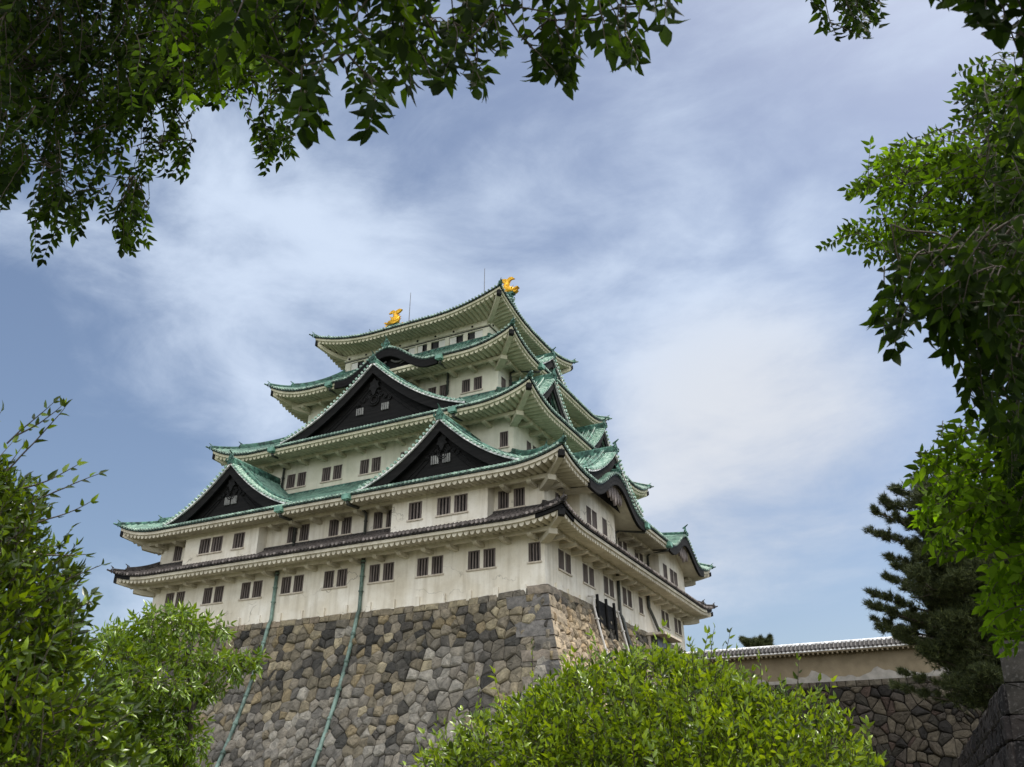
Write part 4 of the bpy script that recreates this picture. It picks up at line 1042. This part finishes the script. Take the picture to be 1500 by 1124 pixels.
def hanging_tree(name, label, clusters, trunk_xy, trunk_h, seed, hub):
    """clusters: (polygon sampler, count, distance range, leaf length, leaves per spray, colours, droop, direction)"""
    rng = np.random.default_rng(seed)
    t = thing(name, label, 'tree'); br = MB(); tw = MB(); Lv = Leaves(); allst = []
    base_ = np.array([*trunk_xy, GL]); fork = base_+np.array([0, 0, trunk_h])
    limb(br, base_-Z*.1, fork, .24, .16, rng, wob=.015)
    for (samp, cnt, dr, ll, nl, cols, droop, dirf) in clusters:
        cents = []
        for k in range(cnt):
            u, v = samp(rng); dist = rng.uniform(*dr)
            tip = at(u, v, dist); ln = ll*nl*.36*rng.uniform(.8, 1.2)
            d0 = norm(np.array(dirf(rng))); start = tip-norm(d0+np.array([0, 0, -.5*droop]))*ln*.93
            spray(Lv, tw, start, d0, ln, nl, ll, rng, droop, cols, face=rng.random() < .75, spread=.95)
            cents.append(start)
        cents = np.array(cents)
        if cnt < 55 and len(allst):                           # single sprays hang from the nearest leafy twig
            A_ = np.array(allst)
            for q in cents:
                d2 = ((A_-q)**2).sum(1); j_ = int(np.argmin(d2))
                if d2[j_] < .09: limb(tw, A_[j_], q, .004, .002, rng, n=3, wob=.04)
            allst += list(cents); continue
        allst += list(cents)
        # boughs: join sprays of one cluster to a few branch lines that run back to the hub
        nb = max(2, min(14, len(cents)//22)); seeds_ = cents[rng.choice(len(cents), nb, replace=False)]
        h_ = np.array(hub(cents.mean(0)))
        own = np.argmin(((cents[:, None]-seeds_[None])**2).sum(-1), 1)
        for j in range(nb):
            mem = cents[own == j]
            if len(mem) == 0: continue
            cj = mem.mean(0)+Z*.06; bp = limb(br, h_, cj, .011, .004, rng, sag=-.06, n=9)
            for q in bp[len(bp)//2:]:                         # leafy side twigs all along the bough
                for _ in range(2): spray(Lv, tw, q, norm(rv(rng)+np.array([0, 0, -.9])), ll*nl*.34, nl, ll, rng, droop, cols)
            for q in mem[::2]: limb(tw, cj+rv(rng, .03), q, .004, .002, rng, n=3, wob=.05)
        limb(br, fork, h_, .045, .012, rng, sag=-.08)
    br.build('trunk', M['bark'], t, smooth=True); tw.build('twig', M['bark'], t, smooth=True)
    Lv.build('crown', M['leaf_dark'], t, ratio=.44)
    return t
def poly_sampler(poly):
    pl = np.array(poly, float); lo, hi = pl.min(0), pl.max(0)
    def inside(x, y):
        c = False; j = len(pl)-1
        for i in range(len(pl)):
            if (pl[i, 1] > y) != (pl[j, 1] > y) and x < (pl[j, 0]-pl[i, 0])*(y-pl[i, 1])/(pl[j, 1]-pl[i, 1])+pl[i, 0]: c = not c
            j = i
        return c
    def f(rng):
        while True:
            x, y = rng.uniform(lo[0], hi[0]), rng.uniform(lo[1], hi[1])
            if inside(x, y): return x, y
    return f
down = lambda rng: np.array([rng.normal(.1, .35), rng.normal(0, .35), -1.0])
def along(right_, upw, j=.35): return lambda rng: RGT*(right_+rng.normal(0, j))+Z*(upw+rng.normal(0, j))+FWD*rng.normal(0, j)
LPOLY = [(-120, -160), (420, -160), (415, 150), (380, 165), (330, 150), (275, 185), (235, 255), (190, 330), (150, 260), (118, 330), (62, 350), (30, 300), (-120, 330)]
LTIP = [(395, 190), (410, 228), (385, 215), (190, 350), (65, 355), (108, 335), (15, 270), (262, 230), (235, 255), (160, 300), (180, 345), (375, 205)]
def tips(lst, j=6): return lambda rng: tuple(np.array(lst[int(rng.integers(len(lst)))])+rng.normal(0, j, 2))
NPOLY = [(330, -200), (990, -200), (955, 25), (930, 60), (900, 30), (850, 80), (800, 90), (760, 85), (700, 100), (650, 115), (600, 120), (560, 160), (530, 180), (505, 130), (470, 130), (440, 165), (400, 120), (330, 60)]
NTIP = [(545, 185), (560, 160), (450, 175), (470, 130), (630, 120), (655, 112), (700, 110), (750, 100), (790, 105), (820, 98), (845, 88), (910, 70), (930, 75), (600, 118), (585, 115), (960, 20)]
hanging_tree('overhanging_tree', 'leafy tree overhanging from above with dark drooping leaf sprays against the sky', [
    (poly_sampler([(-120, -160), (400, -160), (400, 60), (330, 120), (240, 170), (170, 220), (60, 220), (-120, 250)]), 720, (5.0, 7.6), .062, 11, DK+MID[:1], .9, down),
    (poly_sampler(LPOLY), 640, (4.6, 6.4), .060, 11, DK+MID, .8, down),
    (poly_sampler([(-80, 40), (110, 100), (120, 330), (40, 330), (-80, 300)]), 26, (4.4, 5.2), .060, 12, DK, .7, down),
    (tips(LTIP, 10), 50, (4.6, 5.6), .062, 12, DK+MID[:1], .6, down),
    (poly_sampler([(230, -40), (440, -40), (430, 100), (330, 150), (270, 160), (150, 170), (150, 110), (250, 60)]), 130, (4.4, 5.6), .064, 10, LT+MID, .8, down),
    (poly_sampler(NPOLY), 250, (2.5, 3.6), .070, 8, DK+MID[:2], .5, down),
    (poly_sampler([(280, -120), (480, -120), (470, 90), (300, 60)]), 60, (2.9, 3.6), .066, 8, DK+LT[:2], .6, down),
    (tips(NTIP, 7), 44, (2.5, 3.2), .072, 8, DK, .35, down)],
    (36.5, -68.0), 5.2, 21, lambda c: c+np.array([-.2, -.5, .9]))
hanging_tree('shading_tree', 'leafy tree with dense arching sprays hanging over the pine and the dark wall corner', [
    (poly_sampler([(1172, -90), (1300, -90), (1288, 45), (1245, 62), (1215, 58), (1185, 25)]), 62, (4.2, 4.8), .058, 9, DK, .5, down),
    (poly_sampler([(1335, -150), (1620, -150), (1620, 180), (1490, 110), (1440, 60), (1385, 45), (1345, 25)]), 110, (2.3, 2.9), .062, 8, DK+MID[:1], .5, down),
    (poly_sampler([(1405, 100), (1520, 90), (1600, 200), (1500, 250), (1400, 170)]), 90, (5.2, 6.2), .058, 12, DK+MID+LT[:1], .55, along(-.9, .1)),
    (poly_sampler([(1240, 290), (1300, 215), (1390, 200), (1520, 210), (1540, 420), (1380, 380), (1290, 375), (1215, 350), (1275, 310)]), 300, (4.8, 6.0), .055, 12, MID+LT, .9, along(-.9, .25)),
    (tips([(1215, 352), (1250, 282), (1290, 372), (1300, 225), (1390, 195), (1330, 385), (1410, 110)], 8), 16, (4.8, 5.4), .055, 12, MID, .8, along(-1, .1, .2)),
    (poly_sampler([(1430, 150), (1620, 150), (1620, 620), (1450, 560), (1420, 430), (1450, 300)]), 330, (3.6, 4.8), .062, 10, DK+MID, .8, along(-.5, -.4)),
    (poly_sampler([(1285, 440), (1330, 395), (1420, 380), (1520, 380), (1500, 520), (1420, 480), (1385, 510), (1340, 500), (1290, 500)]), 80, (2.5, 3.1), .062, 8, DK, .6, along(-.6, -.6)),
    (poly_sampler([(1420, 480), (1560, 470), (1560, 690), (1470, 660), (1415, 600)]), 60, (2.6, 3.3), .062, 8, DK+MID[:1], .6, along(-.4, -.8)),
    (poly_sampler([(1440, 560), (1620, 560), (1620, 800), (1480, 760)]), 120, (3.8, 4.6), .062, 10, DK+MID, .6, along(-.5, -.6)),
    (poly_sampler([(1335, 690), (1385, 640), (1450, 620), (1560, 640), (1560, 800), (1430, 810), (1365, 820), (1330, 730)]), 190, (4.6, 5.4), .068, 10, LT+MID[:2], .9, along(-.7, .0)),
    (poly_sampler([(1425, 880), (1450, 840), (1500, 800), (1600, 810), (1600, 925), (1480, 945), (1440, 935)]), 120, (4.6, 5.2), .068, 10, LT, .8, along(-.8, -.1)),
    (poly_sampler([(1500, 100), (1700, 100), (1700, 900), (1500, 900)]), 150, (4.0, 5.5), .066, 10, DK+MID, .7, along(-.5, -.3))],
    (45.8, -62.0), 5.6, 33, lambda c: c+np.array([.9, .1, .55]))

# ---- shrubs: upright leafy shoots over a rounded body
def shrub(name, label, blobs, n, ll, seed, cols, foot, leafm='leaf_bush', ratio=.39, pend=.08, shoots=(), up=.9, nl=8, inner=.3, wild=0):
    rng = np.random.default_rng(seed); t = thing(name, label, 'shrub' if 'bush' in name or 'shrub' in name else 'tree')
    br = MB(); tw = MB(); Lv = Leaves(); vol = np.array([b[1][0]*b[1][1]*b[1][2] for b in blobs])**(2/3); vol = vol/vol.sum()
    for k in range(n):
        c, r_ = blobs[int(rng.choice(len(blobs), p=vol))]; c = np.array(c); r_ = np.array(r_)
        v = norm(rv(rng)); f = rng.uniform(.90, 1.02) if rng.random() > inner else rng.uniform(.55, .9)
        if rng.random() < .06: f *= 1.05
        p = c+v*r_*f
        if p[2] < GL+.15: continue
        d = norm(v/r_*r_.mean()*.8+np.array([0, 0, up])+rv(rng, .3))
        ln = ll*nl*.34*rng.uniform(.7, 1.3)
        spray(Lv, tw, p-d*ln*.6, d, ln, nl, ll, rng, -.2, cols, spread=.9, rad=.0025, pend=pend)
    for (p, d, ln, nn) in shoots: spray(Lv, tw, p, d, ln, nn, ll*.95, rng, -.15, cols, spread=.8, rad=.004, pend=-.1)
    for k in range(wild):
        c, r_ = blobs[int(rng.integers(len(blobs)))]; v = rv(rng); v[2] = abs(v[2])+.3; v = norm(v); p = np.array(c)+v*np.array(r_)*.92
        spray(Lv, tw, p, norm(v*.6+np.array([0, 0, .8])+rv(rng, .25)), ll*rng.uniform(3.2, 5.5), int(rng.integers(5, 10)), ll*1.05, rng, -.1, cols[:4], spread=.8, rad=.003, pend=-.1)
    f0 = np.array([*foot, GL]); limb(br, f0-Z*.05, f0+Z*(np.mean([b[0][2] for b in blobs])-GL), .055, .03, rng, n=6, wob=.02)
    for c, r_ in blobs:
        limb(br, f0+Z*max(.2, c[2]-GL-.15-.25*np.linalg.norm((np.array(c)-f0)[:2])), np.array(c), .014, .006, rng, n=5)
    br.build('stem', M['bark'], t, smooth=True); tw.build('twig', M['bark'], t, smooth=True); Lv.build('foliage', M[leafm], t, ratio=ratio)
    return t
BR = [(.125, .205, .010), (.17, .265, .014), (.085, .145, .008), (.225, .33, .02), (.03, .055, .006)]
bc = at(950, 1124, 6.4)
B = lambda u, v, d, dz=0: at(u, v, d)+Z*dz
shrub('evergreen_bush', 'broad bright green bush at the bottom centre in front of the stone base corner', [
    (B(960, 1150, 6.6), (1.02, 1.0, .86)), (B(790, 1190, 6.5), (.72, .8, .72)), (B(1130, 1180, 6.4), (.72, .8, .70)), (B(1000, 1260, 6.5), (1.55, 1.2, .9)), (B(870, 1100, 6.9), (.62, .7, .55)), (B(1050, 1100, 6.8), (.55, .6, .52)), (B(690, 1190, 6.5), (.5, .5, .42))],
    8200, .056, 41, BR, (bc[0], bc[1]+.2), up=.35, nl=7, inner=.16, wild=210,
    shoots=[(B(1036, 1005, 6.4), RGT*.1+Z, .40, 10), (B(1052, 1012, 6.5), RGT*.3+Z, .42, 10), (B(1025, 1005, 6.3), -RGT*.2+Z, .3, 8), (B(1165, 1025, 6.2), RGT*.35+Z, .26, 6), (B(1235, 1090, 6.1), RGT*.5+Z, .2, 5), (B(705, 1040, 6.4), -RGT*.2+Z, .2, 5), (B(780, 985, 6.4), Z, .2, 5)])
lc = at(-20, 1000, 3.9)
shrub('glossy_shrub', 'tall glossy dark green shrub with long upright shoots rising beside the young tree', [
    (B(-72, 810, 4.1), (.26, .3, .36)), (B(-95, 735, 4.2), (.24, .3, .22)), (B(-50, 960, 3.9), (.33, .35, .36)), (B(0, 1095, 3.7), (.38, .4, .28)), (B(-110, 1000, 4.0), (.5, .5, .8)), (B(40, 1190, 3.8), (.40, .45, .28))],
    3300, .050, 43, BR[:3]+MID+MID[:2]+LT[2:3], (lc[0], lc[1]+.1), up=.4, nl=7, wild=25,
    shoots=[(B(10, 690, 4.0), RGT*.5+Z*.7, .33, 9), (B(35, 740, 4.0), RGT*.8+Z*.45, .30, 9), (B(20, 775, 3.9), RGT*.9+Z*.25, .3, 9), (B(10, 650, 4.1), RGT*.4+Z*.5, .24, 7), (B(40, 870, 3.9), RGT*1+Z*.4, .28, 8), (B(20, 640, 4.1), RGT*.6+Z*.35, .22, 7), (B(40, 810, 3.9), RGT*1-Z*.05, .22, 7), (B(50, 930, 3.9), RGT*.8+Z*.5, .24, 7), (B(20, 720, 3.9), RGT*.8+Z*.2, .26, 8)])
st = at(230, 1180, 8.2)
YT = [(250, 905, .30, .07), (305, 912, .20, .05), (200, 930, .34, .08), (335, 968, .26, .05), (368, 962, .13, .035), (275, 955, .32, .06), (160, 955, .34, .10), (210, 995, .42, .08), (290, 1005, .20, .06), (150, 1030, .40, .11),
      (240, 1045, .30, .08), (180, 1080, .46, .12), (275, 1080, .16, .06), (125, 1110, .50, .14), (230, 1110, .32, .10), (180, 1150, .60, .12), (265, 1130, .18, .08)]
shrub('young_tree', 'small light green tree with drooping leaf tufts standing against the castle stone base', [(B(u, v+9, 8.3+.25*math.sin(u*.7+v)), (a, a*1.1, b)) for u, v, a, b in YT],
    2000, .074, 47, LT+BR[:2]+LT[:2], (st[0], st[1]+.2), ratio=.32, up=-.05, nl=6, inner=.75, pend=.4)
# ---- pines
def pine(name, label, foot, h, boughs, seed, nlen, cat='pine tree'):
    """boughs: (tip, length of the leafy part, width, tufts); each grows out from the trunk to its tip"""
    rng = np.random.default_rng(seed); t = thing(name, label, cat); br = MB(); f0 = np.array([*foot, GL])
    top = f0+Z*h; limb(br, f0-Z*.1, top, .02*h, .05, rng, n=9, wob=.01)
    Pn, Dn = [], []
    for tip, ll, wd, n in boughs:
        tip = np.array(tip); a = f0+Z*np.clip(tip[2]-GL-.35*ll, .8, h-.2)
        ax = norm(tip-a); L_ = np.linalg.norm(tip-a); ll = min(ll, L_*.95); lat = norm(np.cross(ax, Z))
        bow = lambda s_: a+ax*L_*s_-Z*(.10*L_*4*s_*(1-s_))*.5
        br.tube([bow(s_) for s_ in np.linspace(0, .98, 8)], list(np.linspace(.006*h, .012, 8)), 5)
        for k in range(max(8, n//7)):
            s_ = 1-ll/L_*rng.uniform(.0, 1.0)**1.3; w_ = wd*min(1.0, (1-s_)*L_/ll*1.7+.22)*rng.uniform(.5, 1.25)
            o_ = bow(s_); e = o_+lat*rng.uniform(-1, 1)*w_+ax*rng.uniform(.0, .5)*wd*.7+Z*rng.uniform(-.18, .42)*w_
            br.tube([o_, (o_+e)/2-Z*.03, e], [.02, .014, .008], 4, cap=False)
            for q in range(13):
                f = rng.uniform(.15, 1.0)**.7; p = o_+(e-o_)*f+rv(rng, .09*wd)
                Pn.append(p); Dn.append(norm(norm(e-o_)*.6+ax*.4+np.array([0, 0, .75])+rv(rng, .3)))
    Pn, Dn = np.array(Pn), np.array(Dn); n = len(Pn); q = 16
    V = []; Cc = []
    for k in range(q):
        d = norm(Dn+rng.normal(0, .75, (n, 3))); s_ = norm(np.cross(d, rng.normal(0, 1, (n, 3))))*nlen*.05
        b = Pn+Dn*rng.uniform(-.25, .25, (n, 1))*nlen; L_ = nlen*rng.uniform(.7, 1.2, (n, 1))
        V.append(np.stack([b-s_, b+s_, b+d*L_], 1))
        Cc.append(np.array([(.032, .043, .014), (.055, .070, .020), (.09, .105, .030), (.04, .053, .018)])[rng.integers(0, 4, n)]*rng.uniform(.7, 1.3, (n, 1)))
    V = np.concatenate(V).reshape(-1, 3); Cc = np.concatenate(Cc); nf = len(V)//3
    me = bpy.data.meshes.new('crown'); me.vertices.add(len(V)); me.vertices.foreach_set('co', V.reshape(-1).astype(np.float32))
    me.loops.add(len(V)); me.loops.foreach_set('vertex_index', np.arange(len(V), dtype=np.int32)); me.polygons.add(nf)
    me.polygons.foreach_set('loop_start', np.arange(0, nf*3, 3, dtype=np.int32)); me.polygons.foreach_set('loop_total', np.full(nf, 3, np.int32)); me.update(calc_edges=True)
    ca = me.color_attributes.new('Col', 'FLOAT_COLOR', 'CORNER'); a = np.ones((nf*3, 4), np.float32); a[:, :3] = np.repeat(Cc, 3, 0); ca.data.foreach_set('color', a.ravel())
    me.materials.append(M['needle']); br.build('trunk', M['bark'], t, smooth=True); link('crown', me, t)
    return t
PD = 38.0; bg_ = []
rp = np.random.default_rng(8)
pf = at(1445, 1000, PD)
for (u, v, ll, wd, n) in ((1291, 731, 2.6, .7, 190), (1312, 717, 2.4, .7, 190), (1281, 748, 2.6, .6, 190), (1274, 778, 3.0, .7, 220), (1301, 816, 2.6, .6, 190), (1313, 830, 2.4, .6, 180), (1301, 846, 2.6, .6, 190),
                       (1279, 869, 3.2, .7, 240), (1272, 884, 3.3, .7, 240), (1282, 908, 3.0, .6, 220), (1290, 918, 2.8, .6, 200), (1312, 933, 2.6, .6, 190), (1345, 700, 2.2, .8, 190), (1380, 680, 2.0, .9, 190),
                       (1308, 1003, 2.6, .5, 150), (1322, 985, 2.4, .5, 120), (1338, 800, 2.4, .9, 240), (1335, 765, 2.4, .9, 240), (1345, 870, 2.4, 1.0, 260), (1350, 915, 2.4, 1.0, 260), (1355, 950, 2.2, 1.0, 240), (1365, 840, 2.2, 1.1, 260)):
    bg_.append((at(u, v, PD+rp.uniform(-1.0, 1.0)), ll, wd, n))
for k in range(90):                                           # boughs towards and away from the viewer fill the crown
    u, v = rp.uniform(1335+(20 if k % 3 else 0), 1540), rp.uniform(700, 1000); bg_.append((at(u, v, PD+rp.choice([-1, 1])*rp.uniform(.8, 3.0)), 2.6, 1.2, 280))
pine('pine_tree', 'dark pine with layered needle branches standing before the ochre wall', (pf[0], pf[1]), 13.2, bg_, 51, .21)
pd2 = 110.0; bg_ = []
for k in range(26): bg_.append((at(rp.uniform(1088, 1140), rp.uniform(936, 956), pd2+rp.uniform(-2, 2)), 2.5, .9, 90))
bg_.append((at(1130, 931, pd2), 1.2, .5, 60))
pf = at(1118, 960, pd2)
pine('distant_pine', 'distant evergreen treetop showing just above the tiled coping of the ochre wall', (pf[0], pf[1]), at(1118, 945, pd2)[2]-GL, bg_, 57, .5)
